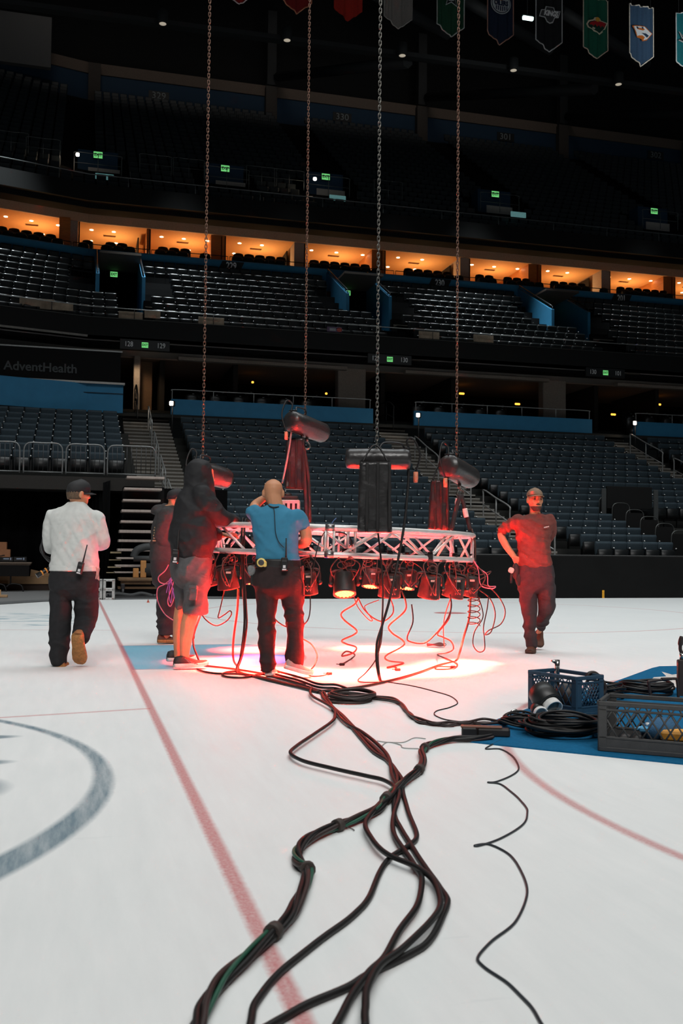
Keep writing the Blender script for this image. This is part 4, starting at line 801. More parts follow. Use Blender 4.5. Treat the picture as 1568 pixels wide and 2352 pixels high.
e0, e1 = G.L(120, 1302, .12), G.L(84, 1323, .05); o0 = G.L(122, 1252, .12); a = MB(); a.tube([e0-o0, e0-o0+(e1-e0)*.5, e1-o0], [.016, .02, .024], 8); a.obj('connector', MATS['radio_plastic'], t); a = MB()
for f in (.35, .62): p = e0-o0+(e1-e0)*f; a.tube([p, p+(e1-e0)*.08], .026, 8)
a.obj('ring', mat('orange_ring', (225, 140, 50), .5), t)
# --- bald man in the blue shirt
B = Fig('person with bald head in a blue t-shirt and dark trousers, back turned, arm raised', 645, 8.58)
BS = mat('blue_jersey', (58, 122, 152), .85, spec=.2, var=.04, bump=.15, bscale=300, fold=.3, fdir=(4, 4, 8)); PT = mat('dark_twill', (48, 38, 38), .85, spec=.2, bump=.2, bscale=250, fold=.5)
T_ = ((1160, 611, 651, .072), (1166, 600, 660, .092), (1173, 586, 672, .112), (1183, 576, 684, .13), (1200, 577, 687, .142), (1225, 582, 687, .147), (1250, 586, 686, .147), (1270, 588, 686, .147), (1287, 588, 689, .15))
b = MB(); B.trunk(b, [(y, l+7, r-7, d-.02) for y, l, r, d in T_]); H_ = Head(B, 627, 1099, 1163, 186, .02, .18, 1.08); H_.skull(b); B.limb(b, [(628, 1140, 17), (631, 1156, 18), (632, 1172, 22)])
B.limb(b, [(590, 1184, 15), (584, 1164, 12, .13), (598, 1150, 10, .16), (612, 1142, 7, .17)]); hand(b, B.L(612, 1142, .17), Vector((.5, -.2, .6)), Vector((-.4, -.8, .2)), .7)
B.limb(b, [(684, 1188, 15), (699, 1216, 14, .02), (703, 1241, 13.5, .04), (690, 1250, 11, .14), (666, 1250, 8, .25)]); hand(b, B.L(666, 1250, .25), Vector((-.6, .7, .1)), Vector((0, -.2, 1)), .8, thumb=-1)
for a in ([(612, 1345, 22), (613, 1430, 15), (614, 1490, 12), (618, 1540, 9)], [(672, 1345, 22), (675, 1430, 15), (675, 1490, 12), (668, 1532, 9)]): B.limb(b, a, -.015)
fuse(b, .007, 'body', SKIN, B.e)
b = MB(); B.trunk(b, T_); B.sleeve(b, [(594, 1184, 19), (583, 1177, 17, .08), (580, 1172, 15, .11)]); B.sleeve(b, [(682, 1188, 19), (692, 1203, 18, .01), (697, 1214, 17, .02)]); fuse(b, .009, 't_shirt', BS, B.e, drape(folds(.004, 9, .002, 25, .6, 5), .005, 48, .7, -.9, -.05, 7))
b = MB(); B.trunk(b, ((1284, 586, 690, .158), (1304, 585, 692, .16))); fuse(b, .008, 'belt', mat('black_belt', (22, 20, 20), .5), B.e)
b = MB(); B.trunk(b, ((1298, 587, 690, .145), (1325, 583, 694, .158), (1346, 584, 697, .155)), close=True); B.sleeve(b, [(613, 1345, 27), (612, 1395, 23), (612, 1430, 19), (613, 1470, 19), (614, 1508, 18), (617, 1541, 15)]); B.sleeve(b, [(671, 1345, 27), (673, 1395, 23), (677, 1430, 19), (677, 1470, 20), (676, 1508, 20), (675, 1532, 17)])
fuse(b, .009, 'trousers', PT, B.e, folds(.006, 9, .003, 18, .4, 2))
GU = mat('grey_mesh_upper', (150, 138, 132), .7, bump=.3); WS = mat('white_sole', (200, 192, 186), .6); shoe(B, B.L(618, 1552, -.04), B.L(632, 1551, .2), UP3, GU, WS, 1.05); shoe(B, B.L(653, 1535, -.05), B.L(717, 1554, -.02), UP3, GU, WS, 1.1)
a = MB(); a.tube(spl([B.L(x, y, d) for x, y, d in ((622, 1163, -.10), (629, 1170, -.13), (631, 1200, -.165), (633, 1225, -.165), (640, 1245, -.165), (652, 1258, -.165))], 5), .0035, 5); a.tube(spl([B.L(x, y, d) for x, y, d in ((612, 1155, -.02), (618, 1162, -.09), (628, 1165, -.12), (640, 1164, -.09))], 5), .006, 5); a.obj('earpiece_cord', MATS['radio_rubber'], B.e)
radio(W(B, 653, 1296, -.19), -YAW, .0, 'black radio with long antenna on the belt of the blue shirt man')
t = thing('tape_measure', 'round yellow tape measure clipped on the belt of the blue shirt man', 'tape measure', W(B, 600, 1292, -.17), -YAW); a = MB(); R9 = Matrix.Rotation(math.pi/2, 4, 'X'); a.lathe([(.034, -.02), (.038, -.014), (.038, .014), (.034, .02)], 20, R9); a.rbox((.03, 0, -.012), (.03, .036, .05), .008); a.obj('case', mat('tape_yellow', (222, 198, 110), .5), t); a = MB(); a.lathe([(.025, .0205), (.025, .0235), (.02, .025)], 18, R9); a.obj('face_disc', mat('tape_grey', (58, 58, 58), .5), t)
t = thing('work_gloves', 'grey and black work gloves at the left hip of the blue shirt man', 'gloves', W(B, 578, 1312, -.05), -YAW); a = MB(); a.ell((0, 0, .0), (.035, .02, .045)); a.ell((-.012, -.01, .02), (.025, .015, .03)); a.obj('cuff', mat('glove_grey', (112, 114, 114), .8), t); a = MB()
for q in range(4): a.tube(spl([(.0+.012*q, 0, -.02), (.004+.014*q, 0, -.07), (.0+.017*q, .0, -.12-.006*q)], 4), [.014]*8+[.009], 8)
a.obj('fingers', mat('glove_black', (26, 24, 24), .7), t)
t = thing('tool_pouch', 'dark tool pouch with red-handled tools on the right hip of the blue shirt man', 'pouch', W(B, 690, 1318, -.03), -YAW); a = MB(); a.rbox((0, 0, 0), (.07, .05, .13), .018); a.obj('pouch_body', mat('pouch_leather', (44, 26, 24), .6), t); a = MB(); a.tube(spl([(.0, -.02, .06), (.01, -.03, -.02), (.03, -.03, -.1), (.03, -.03, -.18)], 4), .008, 6); a.tube([(.02, -.03, .07), (.02, -.03, -.05)], .009, 6); a.obj('tool_handle', mat('tool_red', (170, 50, 44), .5), t)
# --- man in the black hooded jacket and grey shorts
K = Fig('person in black hooded jacket, grey shorts and black running shoes reaching to the truss', 440, 9.15)
KJ = mat('black_softshell', (34, 34, 36), .7, spec=.3, bump=.15, bscale=200, fold=.4); KS = mat('grey_shorts', (86, 85, 86), .85, spec=.2, bump=.2, bscale=250, fold=.45)
T_ = ((1104, 432, 484, .10), (1118, 424, 488, .13), (1133, 413, 491, .16), (1155, 404, 488, .18), (1185, 398, 489, .19), (1215, 392, 494, .19), (1240, 389, 497, .19), (1262, 394, 491, .185), (1280, 397, 486, .175))
b = MB(); K.trunk(b, [(y, l+8, r-8, d-.03) for y, l, r, d in T_]); H_ = Head(K, 460, 1066, 1126, 105, .02, .15); H_.skull(b); K.limb(b, [(458, 1100, 14), (455, 1130, 18)])
K.limb(b, [(468, 1145, 16, -.12), (505, 1185, 12, -.05), (548, 1203, 8, .12)]); hand(b, K.L(549, 1203, .12), Vector((.9, .3, -.05)), Vector((0, -.3, .95)), .9)
K.limb(b, [(470, 1160, 16, .16), (488, 1225, 11, .2), (512, 1229, 7, .22)]); hand(b, K.L(513, 1229, .22), Vector((1, .1, .1)), Vector((0, -.3, 1)), .6, 1.05, thumb=-1)
K.limb(b, [(450, 1330, 14, -.03), (440, 1402, 18, -.06), (432, 1432, 18, -.06), (427, 1465, 15, -.06), (424, 1498, 11, -.06), (425, 1514, 11, -.06)]); K.limb(b, [(432, 1330, 12, .1), (416, 1398, 15, .1), (411, 1430, 14, .1), (409, 1462, 12, .1), (408, 1494, 9, .1), (408, 1506, 9, .1)])
fuse(b, .007, 'body', SKIN, K.e)
b = MB(); K.trunk(b, T_); K.sleeve(b, [(464, 1140, 25, -.13), (484, 1165, 23, -.11), (506, 1186, 19, -.06), (530, 1197, 16, .04), (546, 1202, 12, .11)]); K.sleeve(b, [(470, 1165, 20, .16), (488, 1223, 14, .2), (508, 1229, 11, .22)])
K.trunk(b, ((1055, 448, 465, .05), (1060, 438, 478, .085), (1072, 429, 485, .115), (1090, 424, 488, .13), (1106, 424, 489, .13), (1120, 422, 490, .135)), ex=2.0)
fuse(b, .009, 'hooded_jacket', KJ, K.e, drape(folds(.005, 10, .003, 22, -.5, 4), .0032, 34, -.8, .5, 0, 9))
b = MB(); K.trunk(b, ((1276, 398, 484, .165), (1300, 395, 482, .175), (1322, 397, 481, .17)), close=True); K.sleeve(b, [(455, 1325, 26, -.06), (451, 1370, 26, -.06), (449, 1408, 25.5, -.06)]); K.sleeve(b, [(428, 1325, 26, .1), (424, 1370, 21, .1), (422, 1398, 18, .1)]); fuse(b, .009, 'shorts', KS, K.e, folds(.009, 9, .003, 20, .9, 6))
a = MB(); a.rbox(K.L(444, 1362, -.235), (.075, .02, .13), .008, M=Matrix.Rotation(.1, 3, 'Y')); a.rbox(K.L(443, 1349, -.24), (.08, .024, .035), .008); a.obj('cargo_pocket', KS, K.e)
BU = mat('black_mesh_upper', (22, 22, 23), .6, bump=.4); WS2 = mat('pale_foam_sole', (196, 196, 194), .6); s1 = shoe(K, K.L(400, 1533, -.12), K.L(478, 1530, 0), UP3, BU, WS2, 1.12); shoe(K, K.L(384, 1519, .1), K.L(448, 1518, .2), UP3, BU, WS2, 1.1)
a = MB(); 
for q in range(4): a.tube([K.L(424+6*q, 1512+q*3, -.145), K.L(436+6*q, 1523+q, -.165)], .0045, 5)
a.obj('shoe_stripe', mat('shoe_grey', (92, 92, 92), .4), s1)
radio(W(K, 403, 1278, -.2), -YAW, .05, 'black radio at the waist of the hooded jacket man, beside his shorts', 1.1)
# --- man behind in the dark hoodie
Q = Fig('person in charcoal hoodie, dark cap and brown boots standing behind the hooded jacket man', 385, 11.62)
QJ = mat('charcoal_fleece', (62, 60, 60), .9, spec=.15, bump=.2, fold=.4); T_ = ((1160, 374, 398, .08), (1168, 366, 405, .11), (1180, 358, 412, .14), (1205, 352, 416, .16), (1235, 349, 418, .165), (1265, 345, 418, .165), (1288, 347, 416, .16))
b = MB(); Q.trunk(b, [(y, l+6, r-6, d-.02) for y, l, r, d in T_]); H_ = Head(Q, 401, 1123, 1169, 118, 0, .1); H_.skull(b); Q.limb(b, [(399, 1150, 11), (395, 1172, 14)])
Q.limb(b, [(382, 1188, 13, -.14), (374, 1238, 9, -.13), (392, 1250, 8, -.1), (408, 1254, 6, -.05)]); hand(b, Q.L(408, 1255, -.05), Vector((1, .3, -.3)), Vector((0, -.3, 1)), .6); Q.limb(b, [(395, 1190, 12, .14), (398, 1250, 8, .14), (392, 1282, 6, .0)]); hand(b, Q.L(392, 1282, .0), Vector((-.3, 0, -1)), Vector((.3, -1, 0)), .5)
Q.limb(b, [(382, 1320, 18, -.05), (386, 1400, 13, -.05), (380, 1466, 9, -.05)]); Q.limb(b, [(402, 1320, 17, .1), (404, 1400, 13, .1), (404, 1460, 9, .1)]); fuse(b, .007, 'body', SKIN, Q.e)
b = MB(); Q.trunk(b, T_); Q.sleeve(b, [(384, 1186, 19, -.13), (376, 1215, 18, -.14), (374, 1238, 16, -.13), (392, 1249, 13, -.1), (404, 1253, 10, -.06)]); b.ell(Q.L(368, 1177, .0), (.10, .13, .075), Matrix.Rotation(.5, 3, 'Y').to_4x4()); b.ell(Q.L(386, 1169, .02), (.085, .11, .06), Matrix.Rotation(.3, 3, 'Y').to_4x4()); fuse(b, .009, 'hoodie', QJ, Q.e, folds(.008, 9, .003, 22, .7, 9))
b = MB(); Q.trunk(b, ((1284, 347, 416, .15), (1310, 346, 417, .165), (1328, 350, 416, .16)), close=True); Q.sleeve(b, [(378, 1330, 25, -.05), (384, 1380, 22, -.05), (384, 1425, 22, -.05), (382, 1458, 20, -.05)]); Q.sleeve(b, [(402, 1330, 20, .1), (404, 1400, 17, .1), (404, 1455, 15, .1)]); fuse(b, .009, 'trousers', mat('plum_denim', (46, 38, 40), .85, bump=.2), Q.e, folds(.010, 9, .003, 18, .3, 1))
H_.cap(Q, MATS['black_cap'], True, .5); BRB = mat('brown_boot', (92, 58, 42), .7, bump=.2); shoe(Q, Q.L(362, 1476, -.08), Q.L(414, 1476, 0), UP3, BRB, TSOLE, 1.15, 'boot', .02); shoe(Q, Q.L(398, 1468, .12), Q.L(446, 1470, .2), UP3, BRB, TSOLE, 1.1, 'boot')
a = MB(); 
for q in range(6): a.rbox(Q.L(357-.6*q, 1212+6*q, -.165), (.03+.012*(q % 2), .01, .018), .004)
a.obj('back_print', mat('faded_print', (150, 120, 90), .8), Q.e)
# --- man walking towards the camera, lit red
R_ = Fig('person in long-sleeved red-lit shirt, dark jeans and tan cap walking toward the camera', 1218, 10.96)
RS_ = mat('maroon_knit', (112, 62, 56), .85, spec=.2, bump=.15, bscale=300, fold=.45, fdir=(3, 4, 11)); RJ = mat('dark_denim', (58, 50, 52), .85, spec=.2, bump=.2, fold=.5)
T_ = ((1181, 1214, 1241, .066), (1186, 1200, 1256, .085), (1193, 1185, 1267, .105), (1205, 1182, 1268, .12), (1225, 1184, 1265, .127), (1245, 1187, 1263, .127), (1270, 1189, 1263, .122), (1290, 1189, 1266, .122), (1304, 1193, 1268, .12))
b = MB(); R_.trunk(b, [(y, l+5, r-5, d-.02) for y, l, r, d in T_[1:]]); H_ = Head(R_, 1228, 1123, 1174, 11, 0, -.02, 1.03); H_.skull(b); R_.limb(b, [(1227, 1158, 11), (1228, 1174, 12), (1228, 1190, 15)])
R_.limb(b, [(1186, 1196, 11), (1152, 1222, 9, .1), (1160, 1250, 8.5, .06), (1179, 1277, 6.5, -.03)]); hand(b, R_.L(1180, 1279, -.03), Vector((.55, .25, -.8)), Vector((-.5, -.8, -.2)), .7, 1.05)
R_.limb(b, [(1264, 1196, 11), (1267, 1222, 9, .16), (1252, 1246, 8, .24), (1235, 1262, 6, .22)]); hand(b, R_.L(1235, 1262, .22), Vector((-.8, 0, -.5)), Vector((0, 1, 0)), .5)
R_.limb(b, [(1210, 1345, 11), (1215, 1410, 8), (1218, 1484, 7)]); R_.limb(b, [(1254, 1345, 10), (1254, 1398, 8, .0), (1241, 1440, 6, .25), (1236, 1456, 6, .36)]); fuse(b, .0065, 'body', SKIN, R_.e, sm=4)
b = MB(); R_.trunk(b, T_); R_.sleeve(b, [(1190, 1196, 15), (1168, 1207, 13.5, .05), (1155, 1218, 11.5, .09), (1152, 1227, 10, .095)]); R_.sleeve(b, [(1261, 1196, 15), (1266, 1212, 13, .08), (1264, 1228, 11, .18), (1250, 1246, 9.5, .24)]); fuse(b, .009, 'long_sleeved_shirt', RS_, R_.e, drape(folds(.003, 10, .002, 22, -.35, 12), .0065, 62, .25, -1.6, .10, 3))
b = MB(); R_.trunk(b, ((1298, 1193, 1266, .112), (1320, 1190, 1270, .13), (1336, 1190, 1272, .128)), close=True); R_.sleeve(b, [(1210, 1348, 20), (1213, 1380, 18), (1216, 1410, 14.5, -.03), (1216, 1445, 13.5), (1219, 1468, 12), (1220, 1486, 11)]); R_.sleeve(b, [(1253, 1348, 20), (1256, 1380, 18), (1254, 1400, 16, -.02), (1247, 1420, 13.5, .1), (1240, 1440, 12, .24)])
fuse(b, .009, 'jeans', RJ, R_.e, folds(.008, 10, .003, 18, .7, 7))
H_.cap(R_, mat('tan_cap', (128, 104, 84), .8, bump=.2), True, .70)
a = MB(); a.loft([[H_.P(w_*math.cos(u), o+d*math.sin(u), z) for u in [math.pi*k/16 for k in range(17)]]+[H_.P(.9*w_*math.cos(u), o+.9*d*math.sin(u), z) for u in [math.pi*(1-k/16) for k in range(17)]] for z, w_, d, o in ((-.02, .032, .034, .052), (.07, .047, .053, .037), (.15, .055, .066, .027), (.2, .060, .074, .019))]); a.ell(H_.P(0, .093, .285), [v*H_.k for v in (.026, .009, .006)], H_.M().to_4x4()); a.obj('beard', mat('dark_beard', (70, 44, 36), .8, scale=90, var=.4), R_.e)
for q in (-1, 1):
    a = MB(); a.ell(H_.P(.032*q, .083, .53), [v*H_.k for v in (.013, .008, .007)], H_.M().to_4x4()); a.obj('eye', mat('eye_dark', (40, 26, 22), .3), R_.e); a = MB(); a.ell(H_.P(.033*q, .088, .605), [v*H_.k for v in (.021, .007, .005)], H_.M().to_4x4()); a.obj('eyebrow', MATS['dark_beard'], R_.e)
shoe(R_, R_.L(1221, 1496, .1), R_.L(1217, 1503, -.17), UP3, BRB, mat('brown_sole', (70, 46, 36), .7), 1.2, 'boot', .03); shoe(R_, R_.L(1237, 1452, .42), R_.L(1237, 1489, .30), Vector((0, -1, .2)), BRB, MATS['brown_sole'], 1.1, 'boot')
a = MB(); 
for q in range(6): a.box(R_.L(1249.5+2*q, 1211.6-.45*q, -.142), (.008, .004, .009+.004*(q % 2)))
a.obj('chest_mark', mat('chest_mark', (225, 200, 195), .6), R_.e)
t = thing('work_gloves', 'dark work gloves hanging at the hip of the man walking toward the camera', 'gloves', W(R_, 1184, 1312, -.06), -YAW); a = MB(); a.ell((0, 0, .0), (.04, .03, .09)); a.ell((.03, 0, -.09), (.035, .028, .07)); a.tube(spl([(-.01, 0, .08), (-.03, -.01, .03), (-.05, -.02, -.05), (-.05, -.02, -.13)], 4), .013, 7); a.obj('fingers', MATS['glove_black'], t); a = MB(); a.rbox((-.055, -.03, .01), (.06, .035, .06), .014, M=Matrix.Rotation(.4, 3, 'Y')); a.obj('tag', mat('pale_tag', (212, 190, 178), .6), t)
# ---------------------------------------------------------------- circular truss
ALU = mat('truss_aluminium', (205, 203, 200), .34, .3, var=.06, scale=14); LB = mat('lamp_black', (46, 38, 36), .5, spec=.4); CB = mat('cable_rubber', (23, 21, 21), .5, spec=.35); CB_LIT = mat('cable_red_lit', (72, 36, 30), .5)  # red lamp light is partly put into the last cable colour
TO = dp(785, 0, 10.1); TO = Vector((TO.x, TO.y, 0)); ZT, ZB, RO_, RI_ = 1.29, 1.05, 1.37, 1.19; TILT = Matrix.Rotation(.029, 4, 'Y')
TR = thing('circular_truss', 'round aluminium lighting truss ring hung on four chains, lit red from below', 'truss', TO+Vector((0, 0, 1.17)), -YAW); TR.rotation_euler = (Matrix.Rotation(-YAW, 4, 'Z') @ TILT).to_euler()
ring = lambda r, z, n=96: [(r*math.sin(2*math.pi*i/n), -r*math.cos(2*math.pi*i/n), z-1.17) for i in range(n)]
pt_ = lambda r, a, z: Vector((r*math.sin(a), -r*math.cos(a), z-1.17))
for r, z in ((RO_, ZT), (RO_, ZB), (RI_, ZT), (RI_, ZB)): a = MB(); a.tube(ring(r, z), .0255, 10, closed=True); a.obj('chord', ALU, TR)
NB = 20
for r, ofs in ((RO_, 0), (RI_, .5)):
    a = MB()
    for i in range(NB):
        t0, t1 = 2*math.pi*(i+ofs+.1)/NB, 2*math.pi*(i+ofs+1)/NB; up_ = i % 2 == 0
        a.tube([pt_(r, t0, ZB if up_ else ZT), pt_(r, t1, ZT if up_ else ZB)], .0125, 8)
        if i % 5 == 0: a.tube([pt_(r, t0-.045, ZB), pt_(r, t0-.045, ZT)], .0125, 8); a.tube([pt_(r, t0-.10, ZB), pt_(r, t0-.10, ZT)], .0125, 8)
    a.obj('brace', ALU, TR)
for z in (ZT, ZB):
    a = MB()
    for i in range(NB): t0 = 2*math.pi*(i+.3)/NB; a.tube([pt_(RO_, t0, z), pt_(RI_, t0+(.16 if i % 2 else 0), z)], .011, 8)
    a.obj('brace', ALU, TR)
a = MB()
for i in range(4):
    for r in (RO_, RI_):
        for z in (ZT, ZB): t0 = 2*math.pi*(i*5+.1)/NB-.072; d = pt_(r, t0+.03, z)-pt_(r, t0-.03, z); a.tube([pt_(r, t0-.03, z), pt_(r, t0+.03, z)], .031, 12)
a.obj('coupler', mat('coupler_steel', (150, 148, 146), .3, .9), TR)
# ---------------------------------------------------------------- par lamps under the ring
LENSR = mat('lamp_lens', (255, 120, 60), .2, emit=(255, 120, 48), es=12)
def par_lamp(px, D, col, lab, tilt=12, mode='in', power=2700, ang=80):
    g_ = dp(px, 0, D); loc = Vector((g_.x, g_.y, .97)); t = thing('par_lamp', lab, 'lamp', loc, -YAW, 'red par lamps under the truss ring')
    rel = loc-TO; x_, y_ = rel.dot(RGT), rel.dot(FWD0); dz = -x_*.029; t.location.z += dz
    inw = Vector((-x_, -y_, 0)).normalized() if mode == 'in' else Vector((.1, -1, 0)).normalized()
    aim = (Vector((0, 0, -1))*math.cos(math.radians(tilt))+inw*math.sin(math.radians(tilt))).normalized(); yx = Vector((-inw.y, inw.x, 0)); side = Vector((1, 0, 0)) if abs(yx.x) > .4 else yx
    a = MB(); a.rbox((0, 0, .075), (.05, .035, .13), .01); a.tube([(0, 0, .135), (0, .0, .14)], .042, 12); a.tube([(0, 0, -.06), (0, 0, .02)], .014, 8); a.ell((.03, -.01, .0), (.025, .02, .02)); a.obj('clamp', mat('clamp_black', (40, 34, 34), .45, .3), t)
    c = Vector((0, 0, -.175)); w_ = .118
    sd = (side - aim*side.dot(aim)).normalized(); a = MB(); a.tube(spl([c+sd*w_, c+sd*w_+Vector((0, 0, .07)), c+sd*(w_-.02)+Vector((0, 0, .115)), Vector((0, 0, -.055)), c-sd*(w_-.02)+Vector((0, 0, .115)), c-sd*w_+Vector((0, 0, .07)), c-sd*w_], 4), .011, 6)
    for q in (-1, 1): a.ell(c+sd*w_*q, (.022, .022, .022)); 
    a.obj('yoke', LB, t)
    R4 = aim.to_track_quat('Z', 'Y').to_matrix().to_4x4(); M_ = Matrix.Translation(c) @ R4
    a = MB(); n = 40; prof = ((.055, -.105), (.08, -.10), (.086, -.085), (.088, -.03), (.094, .0), (.097, .06), (.102, .085), (.102, .098), (.09, .10), (.085, .088)); vs = []
    for (r, z) in prof:
        for k in range(n): an = 2*math.pi*k/n; rr = r*(1.0+(.018 if k % 2 and -.09 < z < .07 else 0)); vs.append(M_ @ Vector((rr*math.cos(an), rr*math.sin(an), z)))
    fs = [(i*n+k, i*n+(k+1) % n, (i+1)*n+(k+1) % n, (i+1)*n+k) for i in range(len(prof)-1) for k in range(n)]+[tuple(reversed(range(n)))]
    a.add(vs, fs, 0, True); a.obj('lamp_body', LB, t)
    a = MB(); a.lathe([(.084, .086), (.06, .089), (.001, .09)], 24, M_, cap=False)
    for q in range(19):
        rr, an = (0, 0) if q == 0 else ((.034, q*math.pi/3) if q < 7 else (.064, q*math.pi/6)); a.ell(M_ @ Vector((rr*math.cos(an), rr*math.sin(an), .09)), (.012, .012, .012), seg=8, rings=5)
    a.obj('lens', LENSR, t)
    a = MB(); bk = M_ @ Vector((.0, -.082, -.04)) if mode != 'in' else c+Vector((.02, -.085, .02)); a.rbox(bk, (.075, .03, .11), .008); a.obj('control_panel', mat('lamp_panel', (26, 24, 24), .3), t); a = MB(); a.box(bk+Vector((0, -.017, .035)), (.045, .004, .018)); a.obj('label_plate', mat('lamp_plate', (190, 178, 165), .4), t)
    rnd = random.Random(int(px*7)); a = MB()
    for q in range(3):
        p0 = Vector((rnd.uniform(-.08, .08), rnd.uniform(-.07, .03), .06)); p1 = bk+Vector((rnd.uniform(-.03, .03), -.02, -.03)); mm = (p0+p1)/2+Vector((rnd.uniform(-.12, .12), rnd.uniform(-.12, -.03), rnd.uniform(-.06, .1)))
        a.tube(spl([p0, p0+Vector((rnd.uniform(-.06, .06), -.04, .0)), mm, p1+Vector((0, -.05, -.05)), p1], 6), .0055, 6)
    for q in range(2):
        cx_, cz_ = rnd.uniform(-.06, .06), rnd.uniform(-.02, .05); r_ = rnd.uniform(.03, .05); a.tube([(cx_+r_*math.cos(u), -.05+.01*math.sin(2*u), cz_+r_*.7*math.sin(u)) for u in [2*math.pi*k/18 for k in range(18)]], .005, 6, closed=True)
    a.obj('cable', mat('lamp_cable', (80, 46, 42), .5), t)  # reddish tint: lamp light partly put into the cable colour
    if power:
        w0 = loc+Vector((0, 0, dz))+RGT*(c.x+aim.x*.12)+FWD0*(c.y+aim.y*.12)+ZUP*(c.z+aim.z*.12); dirw = RGT*aim.x+FWD0*aim.y+ZUP*aim.z
        l = spot('par_beam', w0, w0+dirw*.35-ZUP, power, col, ang, 1, .06)
        pl = bpy.data.lights.new('lens_glow', 'POINT'); pl.energy = 8; pl.color = (1, .055, .035); pl.shadow_soft_size = .08; po = bpy.data.objects.new('lens_glow', pl); COL.objects.link(po); po.location = w0-ZUP*.02
RED = (1, .018, .010); VIO = (.30, .12, 1)
for px, D, tl, md, lab in ((500, 9.75, 14, 'in', 'lamp behind the hooded jacket man'), (541, 9.2, 10, 'in', 'lamp by the black hanging cables'), (600, 11.0, 10, 'in', 'far lamp left of the blue shirt man'), (650, 8.86, 8, 'in', 'lamp hidden behind the blue shirt man'), (718, 8.8, 10, 'in', 'lamp right of the blue shirt man'), (803, 8.80, 24, 'cam', 'lamp with glowing lens turned to the camera'), (905, 8.86, 9, 'in', 'lamp behind the thick drop cable'), (863, 11.3, 16, 'in', 'far lamp with glowing lens left of the thick drop cable'), (943, 11.25, 16, 'in', 'far lamp with glowing lens right of the thick drop cable'), (995, 9.0, 12, 'in', 'lamp third from the right end of the ring'), (1050, 9.32, 14, 'in', 'lamp second from the right end of the ring'), (1082, 9.78, 14, 'in', 'lamp at the right end of the ring')):
    par_lamp(px, D, RED, 'red black-bodied par '+lab, tl, md)
spot('par_beam', dp(600, 1340, 10.4), gp(590, 1512), 240, (.5, .1, 1), 60, 1, .06)
# ---------------------------------------------------------------- chain hoists
HB = mat('hoist_cover', (44, 42, 42), .32, spec=.5, bump=.25, bscale=30); CH1 = mat('chain_bronze', (128, 98, 84), .4, .8); CH2 = mat('chain_steel', (120, 118, 112), .35, .85); VIN = mat('bag_vinyl', (38, 37, 37), .3, spec=.5, bump=.5, bscale=22)
lk = MB(); N_ = 620
for i in range(N_):
    z = .036*i; pl = i % 2; o_ = []
    for k in range(12):
        a = 2*math.pi*k/12; x_ = .0115*math.cos(a); zz = .0125*math.copysign(1, math.sin(a))*(abs(math.sin(a)) > .01)+.0115*math.sin(a); o_.append((x_, 0, z+zz) if pl else (0, x_, z+zz))
    lk.tube(o_, .0042, 5, closed=True)
CHM = lk.mesh('chain', CH1)
gb = MB(); gb.box((3.6, 9.6, 24.6), (12, 6, .25)); struct(gb.obj('beam_grid', RS))
def hoist(n, px, py, D, yaw, L_, dia, cpx, lab, chm):
    p = dp(px, py, D); t = thing('chain_hoist', 'black hoist '+lab, 'hoist', p, -YAW); M_ = Matrix.Rotation(math.radians(yaw), 4, 'Z') @ Matrix.Rotation(math.radians(8 if yaw < 180 else 0), 4, 'Y') @ Matrix.Rotation(math.pi/2, 4, 'Y'); r = dia/2
    a = MB(); a.lathe([(r*.4, -L_/2-.012), (r*.9, -L_/2), (r, -L_/2+.025), (r*1.0, -L_*.2), (r*1.03, 0), (r*1.0, L_*.2), (r*.98, L_/2-.03), (r*.88, L_/2), (r*.4, L_/2+.012)], 24, M_); a.obj('motor_cover', HB, t)
    a = MB(); a.tube(spl([M_ @ Vector((-r*1.02, -r*.3, -L_*.42)), M_ @ Vector((-r*1.5, 0, -L_*.35)), M_ @ Vector((-r*1.55, 0, -L_*.1)), M_ @ Vector((-r*1.02, r*.2, -L_*.02))], 6), .009, 6); a.tube([M_ @ Vector((-r*1.02, -r*.4, -L_*.47)), M_ @ Vector((-r*1.02, r*.4, -L_*.47))], .008, 6); a.obj('lifting_handle', DRAIL, t)
    a = MB(); a.tube(spl([M_ @ Vector((-r*.9, 0, -L_/2)), M_ @ Vector((-r*1.7, r*.2, -L_*.45)), M_ @ Vector((-r*1.9, r*.5, -L_*.55)), M_ @ Vector((-r*.4, r*.4, -L_*.66)), M_ @ Vector((r*1.2, -r*.1, -L_*.6))], 7), .009, 7); a.obj('control_cable', CB, t); a = MB(); e = M_ @ Vector((r*1.2, -r*.1, -L_*.6)); a.tube([e, e-Vector((0, 0, .05)), e-Vector((0, 0, .09))], [.02, .022, .018], 10); a.obj('plug', mat('plug_orange', (205, 120, 90), .5), t)
    a = MB(); a.tube([(0, 0, -r), (0, 0, -r-.05)], .018, 8); a.tube(spl([(0, 0, -r-.05), (.03, 0, -r-.08), (.028, 0, -r-.12), (-.01, 0, -r-.135), (-.03, 0, -r-.105)], 5), .011, 8); a.obj('hook', CH2, t)
    c = bpy.data.objects.new('load_chain', CHM); COL.objects.link(c); q = dp(cpx, py, D); c.location = (q.x, q.y, p.z+r*.8)
    if chm is not CH1: c.data = CHM.copy(); c.data.materials[0] = chm
    tag(c, 'steel load chain down to the hoist '+lab, 'chain'); return t, p
